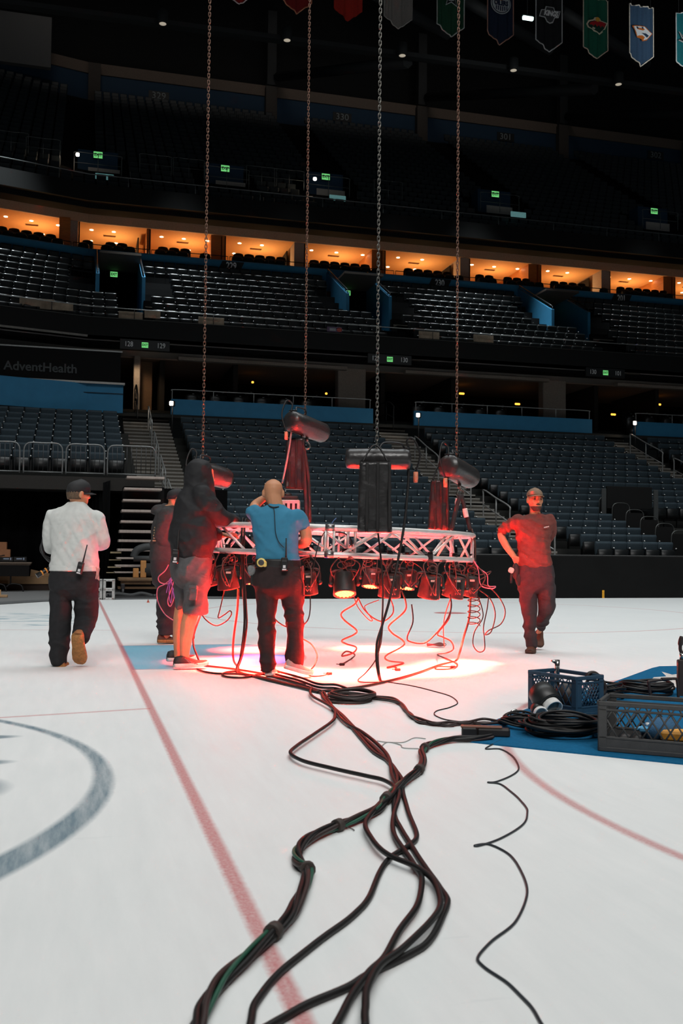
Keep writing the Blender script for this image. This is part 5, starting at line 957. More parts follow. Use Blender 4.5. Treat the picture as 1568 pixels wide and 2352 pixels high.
def bag(px, py, D, w0, w1, h, dep, lab, seed=0):
    p = dp(px, py, D); t = thing('chain_bag', lab, 'bag', p, -YAW); a = MB(); rs = []
    for j in range(22):
        f = j/21; z = -h*f; w_ = (w0+(w1-w0)*f)/2; r_ = []
        for k in range(40):
            an = 2*math.pi*k/40; x_ = math.copysign(abs(math.cos(an))**.35, math.cos(an))*w_; y_ = math.copysign(abs(math.sin(an))**.35, math.sin(an))*dep/2; d = .012*nz(x_*14+seed, z*9, y_*9)+.006*nz(x_*8, z*30+seed, 0); r_.append((x_*(1+d*3), y_*(1+d*5)-.01*math.sin(z*14+x_*20), z+.01*nz(an, seed, 1)*(1 if j == 21 else 0)))
        rs.append(r_)
    a.loft(rs); a.obj('bag_body', VIN, t); a = MB()
    for x_ in (-w0*.26, w0*.08, w0*.46): a.loft([[(x_-.012, -dep/2-.013-.008*math.sin(z*9), z), (x_+.012, -dep/2-.013-.008*math.sin(z*9), z), (x_+.012, -dep/2+.0, z), (x_-.012, -dep/2+.0, z)] for z in [-h*q/12 for q in range(13)]])
    a.obj('strap', mat('bag_strap', (20, 19, 19), .8), t); a = MB(); a.tube(spl([(-w0*.4, -dep*.4, 0), (-w0*.2, -dep*.2, .1), (0, 0, .15), (w0*.2, -dep*.2, .1), (w0*.4, -dep*.4, 0)], 5), .008, 6); a.obj('bag_sling', CB, t); return t
hoist(1, 484, 1090, 10.15, 50, .46, .22, 465, 'behind the hood at the left', CH1); hoist(2, 705, 981, 11.4, 52, .60, .24, 700, 'highest of the four, above the blue shirt man', CH1); hoist(3, 868, 1054, 8.5, 180, .54, .18, 865, 'lying level above the big chain bag', CH2); hoist(4, 1055, 1084, 10.1, 60, .60, .235, 1048, 'at the right end of the ring', CH1)
bag(861, 1063, 8.36, .26, .29, .585, .17, 'large black vinyl chain bag hanging in front of the ring', 1); bag(678, 1008, 11.36, .21, .23, .58, .16, 'red-lit chain bag hanging under the highest hoist', 5); bag(1008, 1104, 10.0, .17, .22, .5, .16, 'red-lit chain bag hanging beside the right hoist', 9)
def pxt(pts, D, n=6): return spl([dp(p[0], p[1], p[2] if len(p) > 2 else D) for p in pts], n)
def wire(name, cat, lab, pts, D, r, m, group=None, extra=None):
    P = pxt(pts, D); o = P[0].copy(); a = MB(); a.tube([p-o for p in P], r, 8); ob = a.obj(name, m); ob.location = o; return tag(ob, lab, cat, group)
SLG = mat('round_sling', (44, 30, 30), .7)
for pts, D, lab in (([(692, 1015), (699, 1100), (704, 1198)], 11.3, 'left strand under the highest hoist'), ([(694, 1015), (708, 1100), (711, 1200)], 11.35, 'right strand under the highest hoist'), ([(1057, 1136), (1047, 1170), (1037, 1216)], 9.5, 'left leg under the right hoist'), ([(1059, 1136), (1069, 1175), (1080, 1219)], 9.9, 'right leg under the right hoist'), ([(487, 1118), (492, 1150), (498, 1200)], 9.9, 'strand under the left hoist')): wire('lifting_sling', 'sling', 'dark lifting sling, '+lab, pts, D, .022, SLG, 'lifting slings from hoists to ring')
for pts, D, lab in (([(1052, 1145), (1050, 1160)], 9.55, 'left'), ([(1067, 1168), (1071, 1188)], 9.85, 'right')): wire('sling_tag', 'tag', 'pale tag wrapped on the %s sling under the right hoist' % lab, pts, D, .026, mat('sling_tag', (215, 200, 195), .6))
wire('support_rope', 'rope', 'pale rope running from the highest hoist down behind the bald head', [(684, 962), (672, 975), (662, 1040), (648, 1110)], 11.2, .011, mat('grey_rope', (150, 130, 128), .7)); wire('shackle', 'shackle', 'steel shackle under the right hoist joining hook and slings', [(1053, 1126), (1050, 1133), (1058, 1142), (1066, 1133), (1063, 1126)], 10.0, .012, CH2)
p = dp(664, 1196, 11.25); t = thing('power_supply', 'pinkish metal power box on the ring behind the bald head', 'box', p, -YAW); a = MB(); a.rbox((0, 0, .115), (.24, .25, .23), .008); a.obj('case', mat('box_metal', (190, 176, 172), .4, .3), t); a = MB()
for q in range(4): a.box((-.085+.055*q, -.127, .15), (.025, .006, .08))
a.obj('vent_slot', BLK, t); a = MB(); a.rbox((0.0, -.02, .255), (.2, .14, .045), .01); a.ell((-.02, -.03, .29), (.05, .04, .03)); a.obj('clamp', LB, t)
# ---------------------------------------------------------------- drop cables round the ring
def drop(lab, pts, D, r=.006, m=CB, plug=False):
    o = wire('drop_cable', 'cable', lab, pts, D, r, m)
    if plug: a = MB(); e = dp(pts[-1][0], pts[-1][1], pts[-1][2] if len(pts[-1]) > 2 else D)-o.location; a.rbox(e, (.05, .03, .026), .006); a.tube([e+Vector((-.02, 0, 0)), e+Vector((-.055, 0, .004))], .004, 5); a.obj('plug', CB, o)
    return o
def dg(x, y): return CAMP.z*FPX/max(1, (y-(1272+.0095*(x-784))))          # depth of an ice point
def gz(x, y, h=.012): r = gp(x, y, h); return (x, y, (r-CAMP).dot(FWD0))
drop('wavy red-lit cable hanging from the lamp with lens turned to camera, plug on ice', [(823, 1372, 8.8), (814, 1388, 8.8), (785, 1407, 8.85), (789, 1423, 8.9), (818, 1447, 8.95), (812, 1458, 9), (785, 1471, 9.05), (795, 1479, 9.1), (818, 1487, 9.2), (810, 1500, 9.3), (785, 1507, 9.4), (795, 1496, 9.45), (814, 1503, 9.45), gz(808, 1512), gz(785, 1526)], 9, .0075, CB_LIT, True)
drop('wavy dark red-lit cable in the middle of the ring, plug on ice', [(921, 1356, 8.85), (931, 1380, 8.85), (929, 1404, 8.9), (894, 1436, 8.95), (899, 1453, 9), (929, 1479, 9.1), (886, 1506, 9.2), (893, 1518, 9.25), gz(927, 1523), gz(889, 1533), gz(905, 1531), gz(913, 1538)], 9, .0075, CB_LIT, True)
drop('cable looping low between the middle and right lamps', [(945, 1388, 8.9), (948, 1428, 8.9), (935, 1463, 8.9), (942, 1474, 8.9), (974, 1477, 8.95), (1001, 1455, 9), (1025, 1425, 9), (1036, 1395, 9), (1033, 1365, 9)], 9, .0065, CB)
drop('thick black drop cable from the level hoist down to the ice', [(935, 1062, 8.5), (938, 1095, 8.5), (930, 1190, 8.45), (915, 1280, 8.4), (895, 1375, 8.3), (878, 1434, 8.25), (866, 1474, 8.2), (864, 1511, 8.2), (868, 1545, 8.2), gz(872, 1561)], 8.3, .011, CB)
drop('second black drop cable beside the thick one', [(868, 1225, 8.6), (876, 1300, 8.55), (879, 1370, 8.5), (876, 1440, 8.4), (868, 1500, 8.3), (870, 1540, 8.2), gz(874, 1562)], 8.4, .008, CB)
drop('thin red-lit cable looping out left of the thick drop cable to the ice', [(879, 1434, 8.35), (874, 1480, 8.3), (862, 1516, 8.2), (840, 1545, 8.2), gz(822, 1562), gz(835, 1567), gz(868, 1567)], 8.2, .005, CB_LIT)
drop('cable bowing below the far lamps behind the thick drop cable', [(823, 1375, 9.2), (836, 1400, 9.2), (858, 1420, 9.2), (880, 1427, 9.2), (900, 1412, 9.2), (903, 1395, 9.2), (895, 1372, 9.2)], 9.2, .006, CB_LIT)
drop('thin cable sagging to a point left of the thick drop cable', [(812, 1368, 9), (822, 1395, 9), (845, 1422, 9), (855, 1424, 9), (838, 1398, 9), (842, 1389, 9), (870, 1378, 9)], 9, .004, CB_LIT)
drop('straight thin cable down to a red-lit bundle near the right lamps', [(1036, 1370, 9.4), (1022, 1412, 9.5), (1018, 1445, 9.6), (1020, 1486, 9.7)], 9.5, .005, CB_LIT)
drop('cable zigzagging onto the ice below the right lamps, plug on ice', [(1036, 1380, 9.1), (1031, 1420, 9.1), (1005, 1455, 9.15), (1016, 1463, 9.2), (1035, 1473, 9.25), (1041, 1490, 9.3), (1025, 1500, 9.35), gz(1004, 1504), gz(1030, 1515), gz(1050, 1527), gz(1035, 1536), gz(1001, 1537), gz(1006, 1531), gz(1040, 1532)], 9.2, .0065, CB_LIT, True)
drop('long loop hanging at the right end of the ring, lowest of the tangle', [(1095, 1364, 9.7), (1106, 1395, 9.7), (1108, 1420, 9.7), (1090, 1450, 9.7), (1086, 1480, 9.7), (1098, 1497, 9.7), (1112, 1492, 9.7), (1112, 1465, 9.7), (1110, 1440, 9.7), (1118, 1400, 9.7), (1122, 1368, 9.7)], 9.7, .0055, CB)
drop('outer wide loop right of the ring', [(1100, 1355, 9.75), (1125, 1375, 9.75), (1137, 1410, 9.75), (1128, 1450, 9.75), (1114, 1458, 9.75), (1122, 1448, 9.75), (1150, 1433, 9.75), (1160, 1405, 9.75), (1148, 1375, 9.75), (1125, 1350, 9.75), (1108, 1342, 9.75)], 9.75, .0058, CB_LIT)
drop('pink thin loops above the right lamps', [(1085, 1285, 9.7), (1100, 1305, 9.7), (1118, 1320, 9.7), (1121, 1345, 9.7), (1138, 1347, 9.7), (1128, 1352, 9.7), (1104, 1344, 9.7), (1098, 1310, 9.7), (1090, 1290, 9.7)], 9.7, .005, mat('pink_wire', (190, 110, 130), .5))
drop('red-lit loop sticking out right of the ring', [(1090, 1318, 9.7), (1105, 1320, 9.7), (1127, 1312, 9.7), (1118, 1322, 9.7), (1100, 1332, 9.7)], 9.7, .005, CB_LIT)
P_ = []
for q in range(60): u = q/59*2*math.pi*5; P_.append((1088+14*math.cos(u), 1372+66*q/59+5*math.sin(u), 9.6+.05*math.sin(u)))
drop('spiral coiled cord at the right end of the ring', P_, 9.6, .0045, CB)
drop('orange-lit thick feed cable dropping from the right end to the ice', [(1083, 1215, 9.85), (1091, 1250, 9.8), (1089, 1310, 9.8), (1081, 1370, 9.75), (1077, 1420, 9.65), (1065, 1462, 9.5), (1055, 1500, 9.4), gz(1046, 1518), gz(1010, 1527), gz(960, 1545), gz(900, 1562), gz(830, 1577), gz(770, 1584), gz(735, 1587)], 9.5, .010, mat('feed_cable', (70, 36, 26), .5))
drop('black feed cable pair draped over the ring left of the blue shirt man', [(566, 1203, 9.3), (561, 1193, 9.25), (556, 1200, 9.2), (555, 1290, 9.1), (561, 1400, 9.0), (560, 1450, 8.95), (552, 1510, 8.9), gz(546, 1541), gz(600, 1556), gz(690, 1578), gz(740, 1592)], 9, .010, CB)
drop('second black strand of the draped feed pair', [(572, 1210, 9.3), (569, 1196, 9.25), (562, 1203, 9.2), (560, 1300, 9.1), (565, 1395, 9.0), (566, 1440, 8.95), (556, 1505, 8.9), gz(544, 1546), gz(580, 1551), gz(660, 1570), gz(735, 1588)], 9, .010, CB)
drop('single red-lit cable beside the black feed pair', [(547, 1352, 9.2), (545, 1400, 9.15), (536, 1470, 9.1), (536, 1515, 9.05), gz(547, 1533), gz(552, 1545), gz(620, 1562), gz(700, 1580)], 9.1, .010, mat('red_lit_sheath', (100, 42, 36), .5))  # red glow of the lamps is put into this sheath colour
drop('thin cable with a curl between the hooded man and the blue shirt man', [(520, 1340, 9.6), (512, 1370, 9.6), (505, 1400, 9.6), (501, 1419, 9.6), (515, 1412, 9.6), (528, 1403, 9.6), (531, 1412, 9.6), (518, 1428, 9.6), (495, 1437, 9.6), (472, 1423, 9.6), (460, 1405, 9.6)], 9.6, .0058, CB)
drop('cable from the hooded man hands down behind his knees to the ice', [(470, 1390, 9.8), (447, 1450, 9.6), (444, 1480, 9.5), (452, 1505, 9.4), gz(462, 1526), gz(481, 1530), gz(548, 1538), gz(620, 1551), gz(700, 1573)], 9.5, .009, CB)
drop('second floor cable running from the black running shoes to the hub', [gz(452, 1537), gz(470, 1543), gz(500, 1547), gz(560, 1549), gz(615, 1562), gz(690, 1580), gz(730, 1590)], 9, .009, CB)
drop('oval loop of cable on the ice below the black feed pair', [gz(550, 1541), gz(520, 1544), gz(510, 1550), gz(525, 1555), gz(560, 1556), gz(590, 1550), gz(615, 1545), gz(605, 1541)], 9, .009, CB)
drop('thin cable looping behind the blue shirt man legs, plug on ice', [(712, 1362, 9.5), (712, 1400, 9.4), (706, 1425, 9.3), (690, 1438, 9.3), (660, 1440, 9.3), (640, 1430, 9.3), (630, 1420, 9.3)], 9.3, .006, CB)
drop('cable bowing right of the blue shirt man shoe, plug on ice', [(690, 1465, 9), (715, 1480, 9), (728, 1505, 8.9), (722, 1528, 8.8), gz(708, 1545), gz(715, 1553), gz(740, 1552), gz(756, 1547)], 9, .006, CB_LIT, True)
drop('pinkish loops of thin cable held by the charcoal hoodie man', [(390, 1290, 11.5), (380, 1310, 11.4), (364, 1325, 11.4), (368, 1338, 11.4), (388, 1340, 11.4), (403, 1322, 11.4), (396, 1345, 11.4), (385, 1380, 11.4), (392, 1392, 11.4), (402, 1360, 11.4), (398, 1330, 11.4), (378, 1342, 11.4), (362, 1352, 11.4), (362, 1380, 11.4), (378, 1410, 11.4), (398, 1425, 11.4)], 11.4, .006, mat('pink_wire', (190, 110, 130), .5))
drop('tight violet bunch of thin cords under the charcoal hoodie man hand', [(393, 1326, 11.38), (388, 1360, 11.38), (392, 1385, 11.38), (397, 1350, 11.38), (400, 1375, 11.38), (392, 1330, 11.38), (386, 1345, 11.38), (382, 1362, 11.38)], 11.38, .005, mat('violet_wire', (120, 90, 170), .5))
drop('thin wire curl with blue tip on top of the ring', [(764, 1212, 8.75), (762, 1203, 8.75), (766, 1196, 8.75), (772, 1190, 8.75)], 8.75, .004, mat('blue_wire', (90, 120, 170), .5))
drop('thin dark cable crossing the truss bays right of the blue shirt man', [(745, 1222, 8.7), (735, 1240, 8.68), (726, 1270, 8.65), (716, 1320, 8.65), (712, 1350, 8.65)], 8.7, .005, CB)
drop('thin dark cable arching inside the truss bays', [(768, 1222, 8.95), (790, 1225, 8.95), (806, 1240, 8.95), (808, 1270, 8.95), (806, 1310, 8.8)], 8.9, .006, CB)
p = Vector(gp(1000, 1487)); t = thing('cable_bundle', 'small red-lit tied cable bundle on the ice under the right lamps', 'cable', p+Vector((0, 0, .02)), -YAW); a = MB()
for q in range(6): a.tube(spl([(-.10, .01*q-.03, .004*q), (-.03, .012*q-.035, .012), (.05, .01*q-.03, .006*q), (.10, .006*q-.02, .01)], 4), .008, 6)
a.obj('strands', CB_LIT, t); a = MB(); a.tube([(.1+.02*math.cos(u), 0, .012+.014*math.sin(u)) for u in [2*math.pi*k/12 for k in range(12)]], .004, 5, closed=True); a.obj('tie', CB_LIT, t)
# ---------------------------------------------------------------- floor cables in the foreground
def floor_cable(lab, pts, r, m=CB, z=None, name='floor_cable', wob=.004, seed=0):
    P = spl([gp(x, y, 0) for x, y in pts], 8); o = Vector((P[0].x, P[0].y, 0)); zz = r if z is None else z
    Q = [Vector((p.x-o.x+wob*nz(i*.13, seed, 0), p.y-o.y+wob*nz(i*.13, seed, 5), zz)) for i, p in enumerate(P)]; a = MB(); a.tube(Q, r, 10); ob = a.obj(name, m); ob.location = o; return tag(ob, lab, 'cable')
floor_cable('black floor cable curving over the red goal line to the bottom edge', [(740, 1592), (740, 1603), (758, 1624), (786, 1649), (811, 1678), (854, 1728), (890, 1752), (912, 1778), (925, 1800), (925, 1820), (936, 1867), (956, 1924), (936, 1950), (894, 1978), (869, 2017), (848, 2068), (812, 2110), (750, 2156), (683, 2208), (631, 2255), (590, 2306), (577, 2352), (570, 2400)], .0098, z=.0100, seed=1)
floor_cable('black floor cable making the widest bend right, ending lowest left of the loom', [(736, 1594), (765, 1628), (793, 1653), (840, 1703), (890, 1753), (912, 1790), (906, 1831), (905, 1877), (920, 1908), (951, 1960), (977, 2001), (1010, 2046), (1026, 2076), (1018, 2110), (987, 2167), (946, 2198), (853, 2244), (791, 2280), (698, 2322), (640, 2354), (590, 2385)], .0100, z=.0105, seed=2)
floor_cable('black floor cable inside the right bend, leaving the frame at bottom centre', [(744, 1596), (770, 1640), (795, 1668), (833, 1690), (886, 1738), (900, 1788), (916, 1831), (905, 1877), (902, 1919), (920, 1955), (951, 1998), (969, 2034), (956, 2094), (915, 2156), (884, 2213), (848, 2251), (812, 2298), (783, 2352), (765, 2390)], .0098, z=.0190, seed=3)
floor_cable('black floor cable with the wide left loop, crossing all the others', [(715, 1588), (712, 1598), (720, 1610), (747, 1625), (768, 1640), (768, 1655), (762, 1668), (729, 1692), (683, 1724), (667, 1742), (694, 1760), (761, 1778), (840, 1796), (880, 1806), (906, 1824), (895, 1846), (853, 1883), (840, 1914), (853, 1945), (889, 1981), (957, 2012), (998, 2048), (1011, 2100), (987, 2141), (925, 2203), (874, 2241), (843, 2298), (838, 2352), (838, 2390)], .0098, z=.0285, seed=4)
LP = [(1130, 1692), (1090, 1696), (1040, 1697), (1005, 1704), (982, 1712), (969, 1726), (971, 1748), (960, 1770), (928, 1794), (890, 1830), (866, 1858), (820, 1880), (776, 1896), (722, 1918), (690, 1942), (681, 1965), (690, 1985), (707, 1996), (702, 2028), (684, 2068), (665, 2104), (628, 2140), (568, 2196), (510, 2250), (472, 2308), (455, 2352), (440, 2395)]
t = thing('cable_loom', 'thick taped bundle of black and green cables snaking to the bottom left', 'cable', tuple(gp(776, 1896))); ctr = spl([gp(x, y, .022) for x, y in LP], 9); o = t.location.copy(); LM = (CB, CB, mat('cable_brown', (48, 34, 32), .5), mat('cable_green', (36, 84, 66), .45))
for q in range(4):
    P = []
    for i, c in enumerate(ctr):
        tn = (ctr[min(i+1, len(ctr)-1)]-ctr[max(i-1, 0)]).normalized(); sd = tn.cross(UP3).normalized(); ph = i*.11+q*math.pi/2; P.append(c-o+sd*(.0125*math.cos(ph))+UP3*(.010*math.sin(ph)))
    a = MB(); a.tube(P, .0088 if q < 3 else .0065, 9); a.obj('strand', LM[q], t)
for x, y in ((974, 1716), (962, 1768), (888, 1833), (776, 1896), (706, 1996), (629, 2140)):
    i = min(range(len(ctr)), key=lambda k: (project(ctr[k])[0]-x)**2+(project(ctr[k])[1]-y)**2); a = MB(); a.tube([ctr[max(i-1, 0)]-o, ctr[i]-o, ctr[i+1]-o], .0255, 12); a.obj('tape_tie', mat('tape_dark', (58, 50, 46), .7), t)
a = MB(); g0 = gp(776, 1900, .01)-o; a.tube(spl([g0, g0+Vector((.03, -.005, 0)), g0+Vector((.05, -.02, -.004)), g0+Vector((.055, -.035, -.006))], 4), .0022, 5); a.obj('tie_tail', MATS['tape_dark'], t)
floor_cable('thin blue-black cable with two kinks at the right, down to the bottom edge', [(1170, 1694), (1150, 1702), (1115, 1721), (1147, 1722), (1172, 1735), (1190, 1760), (1183, 1778), (1142, 1797), (1120, 1799), (1147, 1803), (1175, 1822), (1205, 1852), (1211, 1872), (1199, 1898), (1148, 1929), (1100, 1945), (1090, 1944), (1127, 1943), (1173, 1970), (1200, 2010), (1209, 2060), (1184, 2120), (1127, 2167), (1098, 2200), (1108, 2222), (1163, 2260), (1210, 2306), (1241, 2352), (1265, 2395)], .0042, mat('cable_blueblack', (28, 36, 42), .45), seed=5)
floor_cable('thin cable wandering from the drop cable foot to the blue carpet', [(872, 1564), (900, 1569), (944, 1576), (997, 1589), (1036, 1601), (1050, 1615), (1033, 1626), (1003, 1634), (998, 1643), (1019, 1653), (1061, 1660), (1104, 1666)], .004, seed=6)
for q, (dy, z, lb) in enumerate(((0, .009, 'lower'), (-5, .016, 'upper'), (3, .024, 'crossing'))): floor_cable('dark red-black cable from the flat coil to the blue carpet, %s strand' % lb, [(800, 1600+dy), (847, 1606+dy*.6), (904, 1614+dy), (926, 1628-dy*.4), (940, 1646+dy*.6), (961, 1660-dy*.4), (997, 1668+dy*.4), (1033, 1669-dy*.5), (1069, 1666+dy*.5), (1115, 1663-dy), (1165, 1668+dy)], .0085, mat('cable_brown', (48, 34, 32), .5), z, wob=.01, seed=7+q)
for q in range(3): floor_cable('black trunk cable into the hub from the left, strand %s' % ('nearest', 'middle', 'farthest')[q], [(600, 1549-q*3), (640, 1561-q*4), (690, 1575-q*4), (730, 1588-q*3), (770, 1592-q*4), (800, 1600-q*3)], .0095, CB, .010+.014*q, wob=.012, seed=20+q)
p = gp(798, 1609); t = thing('flat_cable_coil', 'flat oval coil of dark cable on the ice by the hub', 'cable', p, -YAW)
for q in range(5): a = MB(); a.tube([((.17-.012*(q % 3))*math.cos(u)+.01*q, (.20-.02*(q % 3))*math.sin(u), .01+.012*q+.004*math.sin(3*u+q)) for u in [2*math.pi*k/36 for k in range(36)]], .009, 8, closed=True); a.obj('turn', MATS['cable_brown'], t)
for q, pts in enumerate(([(866, 1703), (890, 1706), (926, 1706), (951, 1696), (977, 1698)], [(875, 1716), (890, 1706), (919, 1712), (926, 1719), (962, 1721)])): floor_cable('thin grey wire tail by the taped loom, %s one' % ('upper', 'lower')[q], pts, .003, mat('wire_grey', (150, 150, 148), .5), name='wire_tail', wob=0)
p = gp(1105, 1693); t = thing('connector_box', 'brown and black cable connector block at the carpet corner', 'connector', p+Vector((0, 0, .03)), -YAW-.12); a = MB(); a.rbox((-.07, 0, 0), (.09, .07, .055), .008); a.rbox((.07, 0, 0), (.19, .06, .05), .01); a.obj('block', mat('connector_black', (36, 32, 30), .45), t); a = MB(); a.rbox((0, 0, .03), (.24, .05, .012), .004); a.obj('cover', mat('connector_brown', (112, 74, 58), .5), t)
# ---------------------------------------------------------------- blue carpet, crates and gear at the right
def flat(pts, z, h, m, name): a = MB(); v = [gp(x, y) for x, y in pts]; n = len(v); a.add([(p.x, p.y, z) for p in v]+[(p.x, p.y, z+h) for p in v], [tuple(reversed(range(n))), tuple(range(n, 2*n))]+[(i, (i+1) % n, (i+1) % n+n, i+n) for i in range(n)]); return a.obj(name, m)
c = flat([(1045, 1702), (1200, 1719), (1376, 1737), (1568, 1757), (1700, 1771), (1800, 1600), (1700, 1533), (1568, 1531), (1514, 1532), (1497, 1536), (1407, 1569), (1280, 1606), (1165, 1646), (1090, 1673)], 0, .008, mat('carpet_blue', (26, 100, 142), .95, spec=.1, bump=.6, bscale=400, var=.12, scale=60), 'carpet')
tag(c, 'blue carpet offcut lying on the ice under the crates and cables', 'carpet')
k = flat([(1519, 1545), (1543, 1552), (1558, 1550), (1568, 1560), (1550, 1584), (1524, 1589), (1493, 1565), (1501, 1558), (1530, 1556)], .0085, .001, mat('carpet_white', (205, 205, 200), .95, bump=.5, bscale=400), 'printed_mark'); k.parent = c
CRB = mat('crate_blue', (34, 62, 82), .5, spec=.4); CRG = mat('crate_grey', (62, 62, 62), .55, spec=.4, bump=.15, bscale=200)
def crate(F, e1, e2, H, m, lab, nd=7, band=.06):
    e1, e2 = Vector((*e1, 0)), Vector((*e2, 0)); o = Vector((*F, .009)); t = thing('milk_crate', lab, 'crate', o); up = Vector((0, 0, 1))
    def panel(a0, d, L):
        mb = MB(); u = d.normalized(); n_ = u.cross(up)
        for (z, h, th) in ((H-.012, .024, .022), (H-.045, .012, .014), (.012, .024, .016), (band, .014, .014), (band*.5, band, .008)):
            mb.rbox(a0+d*.5+up*z, (L, th, h), .003, M=Matrix((u, n_, up)).transposed())
        for s_ in (.02, L-.02): mb.rbox(a0+u*s_+up*(H/2), (.045, .014, H), .003, M=Matrix((u, n_, up)).transposed())
        w0, w1, z0, z1 = .04, L-.04, band, H-.045; hh = z1-z0; st = (w1-w0)/nd
        for q in range(-nd, nd+1):
            for sg in (1, -1):
                x0 = w0+st*q*1.0 if sg > 0 else w1-st*q; x1 = x0+sg*hh*.62; zA, zB = z0, z1
                lo, hi = min(x0, x1), max(x0, x1)
                if hi <= w0 or lo >= w1: continue
                def at(x): return zA+(x-x0)/(x1-x0)*(zB-zA)
                p, r = max(lo, w0), min(hi, w1); mb.tube([a0+u*p+up*at(p), a0+u*r+up*at(r)], .0048, 5)
        return mb
    for a0, d in ((Vector(), e1), (e1, e2), (e1+e2, -e1), (e2, -e2)): panel(a0, d, d.length).obj('side_panel', m, t)
    b = MB(); rz = math.atan2(e2.y, e2.x); b.box((e1+e2)*.5+up*.006, (e2.length, e1.length, .01), M=Matrix.Rotation(rz, 3, 'Z')); b.obj('base', m, t); return t
crate((3.18, 5.92), (-.14, .42), (.235, .078), .262, CRB, 'dark blue milk crate standing at the back edge of the gear', 6)
F2 = gp(1375, 1728); u2 = Vector((.778, -.628)); v2 = Vector((.628, .778)); t = crate((F2.x, F2.y), (v2.x*.34, v2.y*.34), (u2.x*.62, u2.y*.62), .268, CRG, 'grey lattice milk crate nearest the camera at the right edge', 9, .075)
lb = MB(); M2 = Matrix.Rotation(math.atan2(u2.y, u2.x), 3, 'Z'); lb.rbox(Vector((u2.x*.50, u2.y*.50, .042))-Vector((v2.x, v2.y, 0))*.012, (.05, .006, .05), .002, M=M2); lb.obj('barcode_label', mat('label_grey', (120, 120, 120), .5), t)
def at2(a, b, z): return Vector((F2.x+u2.x*a+v2.x*b, F2.y+u2.y*a+v2.y*b, z))
def item(name, cat, lab, p, build, m): a = MB(); build(a); o = a.obj(name, m); o.location = p; return tag(o, lab, cat)
item('tool_case', 'case', 'flat yellow-orange tool case inside the grey crate', at2(.42, .15, .10), lambda a: a.rbox((0, 0, 0), (.22, .14, .05), .01, M=M2), mat('case_orange', (226, 158, 62), .5))
item('adapter_block', 'adapter', 'bright blue adapter inside the grey crate', at2(.22, .13, .12), lambda a: (a.rbox((0, 0, 0), (.05, .04, .03), .008, M=M2), a.tube([(-.05, .02, .0), (.05, .03, .01)], .01, 7)), mat('adapter_blue', (90, 170, 215), .4))
item('fabric_bag', 'bag', 'dark blue crumpled bag inside the grey crate', at2(.30, .22, .10), lambda a: a.ell((0, 0, 0), (.12, .08, .08)), mat('bag_blue', (40, 84, 118), .8, bump=.4))
item('plastic_clip', 'clip', 'white plastic clips inside the grey crate', at2(.25, .17, .145), lambda a: (a.rbox((0, 0, 0), (.06, .02, .018), .005), a.tube([(.05, .0, .0), (.1, .03, .01), (.12, .0, .0)], .008, 6)), mat('clip_white', (215, 215, 212), .5))
item('lamp_part', 'clamp', 'black clamps heaped at the bottom of the grey crate', at2(.3, .16, .05), lambda a: [a.ell((u2.x*(-.18+.075*q), u2.y*(-.18+.075*q), .0), (.05, .045, .035)) for q in range(6)], LB)
def coil(px, py, rx, ry, n, r, lab, seed, lift=.0, m=CB):
    p = gp(px, py); t = thing('cable_coil', lab, 'cable', p+Vector((0, 0, .01)), -YAW); rn = random.Random(seed)
    for q in range(n):
        sx, sy, ox, oy, ph = rn.uniform(.72, 1.05), rn.uniform(.7, 1.05), rn.uniform(-.03, .03), rn.uniform(-.02, .02), rn.uniform(0, 6); a = MB()
        a.tube([(rx*sx*math.cos(u)+ox, ry*sy*math.sin(u)+oy, r+lift*q/n+.010*math.sin(2*u+ph)+.010) for u in [2*math.pi*k/40 for k in range(40)]], r, 8, closed=True); a.obj('turn', m, t)
    return t
coil(1292, 1690, .225, .20, 14, .0085, 'large tangled black cable coil on the carpet before the blue crate', 3, .085); coil(1196, 1672, .13, .13, 8, .007, 'small black cable coil at the left end of the carpet gear', 4, .05); coil(1392, 1606, .12, .14, 7, .009, 'black cable coil right behind the blue crate', 5, .10); coil(1478, 1596, .21, .16, 9, .009, 'long black cable coil behind the grey crate', 6, .07); coil(1240, 1667, .09, .09, 5, .006, 'copper-tinted small coil between the can lights and the large coil', 8, .04, MATS['cable_brown'])
p = gp(1258, 1650); t = thing('can_light', 'black round can light with a white rim lying on the carpet', 'lamp', p+Vector((0, .05, .13)), -YAW); ax = Vector((.28, -.75, -.42)).normalized(); M_ = ax.to_track_quat('Z', 'Y').to_matrix().to_4x4(); a = MB(); a.lathe([(.06, -.07), (.082, -.065), (.085, -.03), (.088, -.025), (.088, .02), (.085, .025), (.085, .08), (.07, .085), (.06, .07)], 26, M_); a.obj('can_body', mat('can_black', (30, 30, 30), .45), t); a = MB(); a.lathe([(.058, .075), (.062, .13), (.054, .132), (.05, .10)], 26, M_, cap=False); a.obj('white_rim', mat('can_white', (220, 220, 218), .5), t); a = MB(); a.lathe([(.052, .10), (.0, .105)], 20, M_, cap=False); a.box(M_ @ Vector((0, 0, .12)), (.1, .006, .006)); a.obj('reflector', mat('can_grey', (120, 118, 112), .3, .5), t)
p = gp(1238, 1652); t = thing('can_light', 'smaller white-rimmed light beside the black can light', 'lamp', p+Vector((0, 0, .05)), -YAW); M_ = Vector((.1, -.7, -.2)).normalized().to_track_quat('Z', 'Y').to_matrix().to_4x4(); a = MB(); a.lathe([(.03, -.06), (.045, -.05), (.045, .02)], 20, M_); a.obj('can_body', MATS['can_black'], t); a = MB(); a.lathe([(.046, .015), (.048, .04), (.04, .042), (.035, .02)], 20, M_); a.obj('white_rim', MATS['can_white'], t)
CHR = mat('chrome', (190, 188, 184), .2, 1)
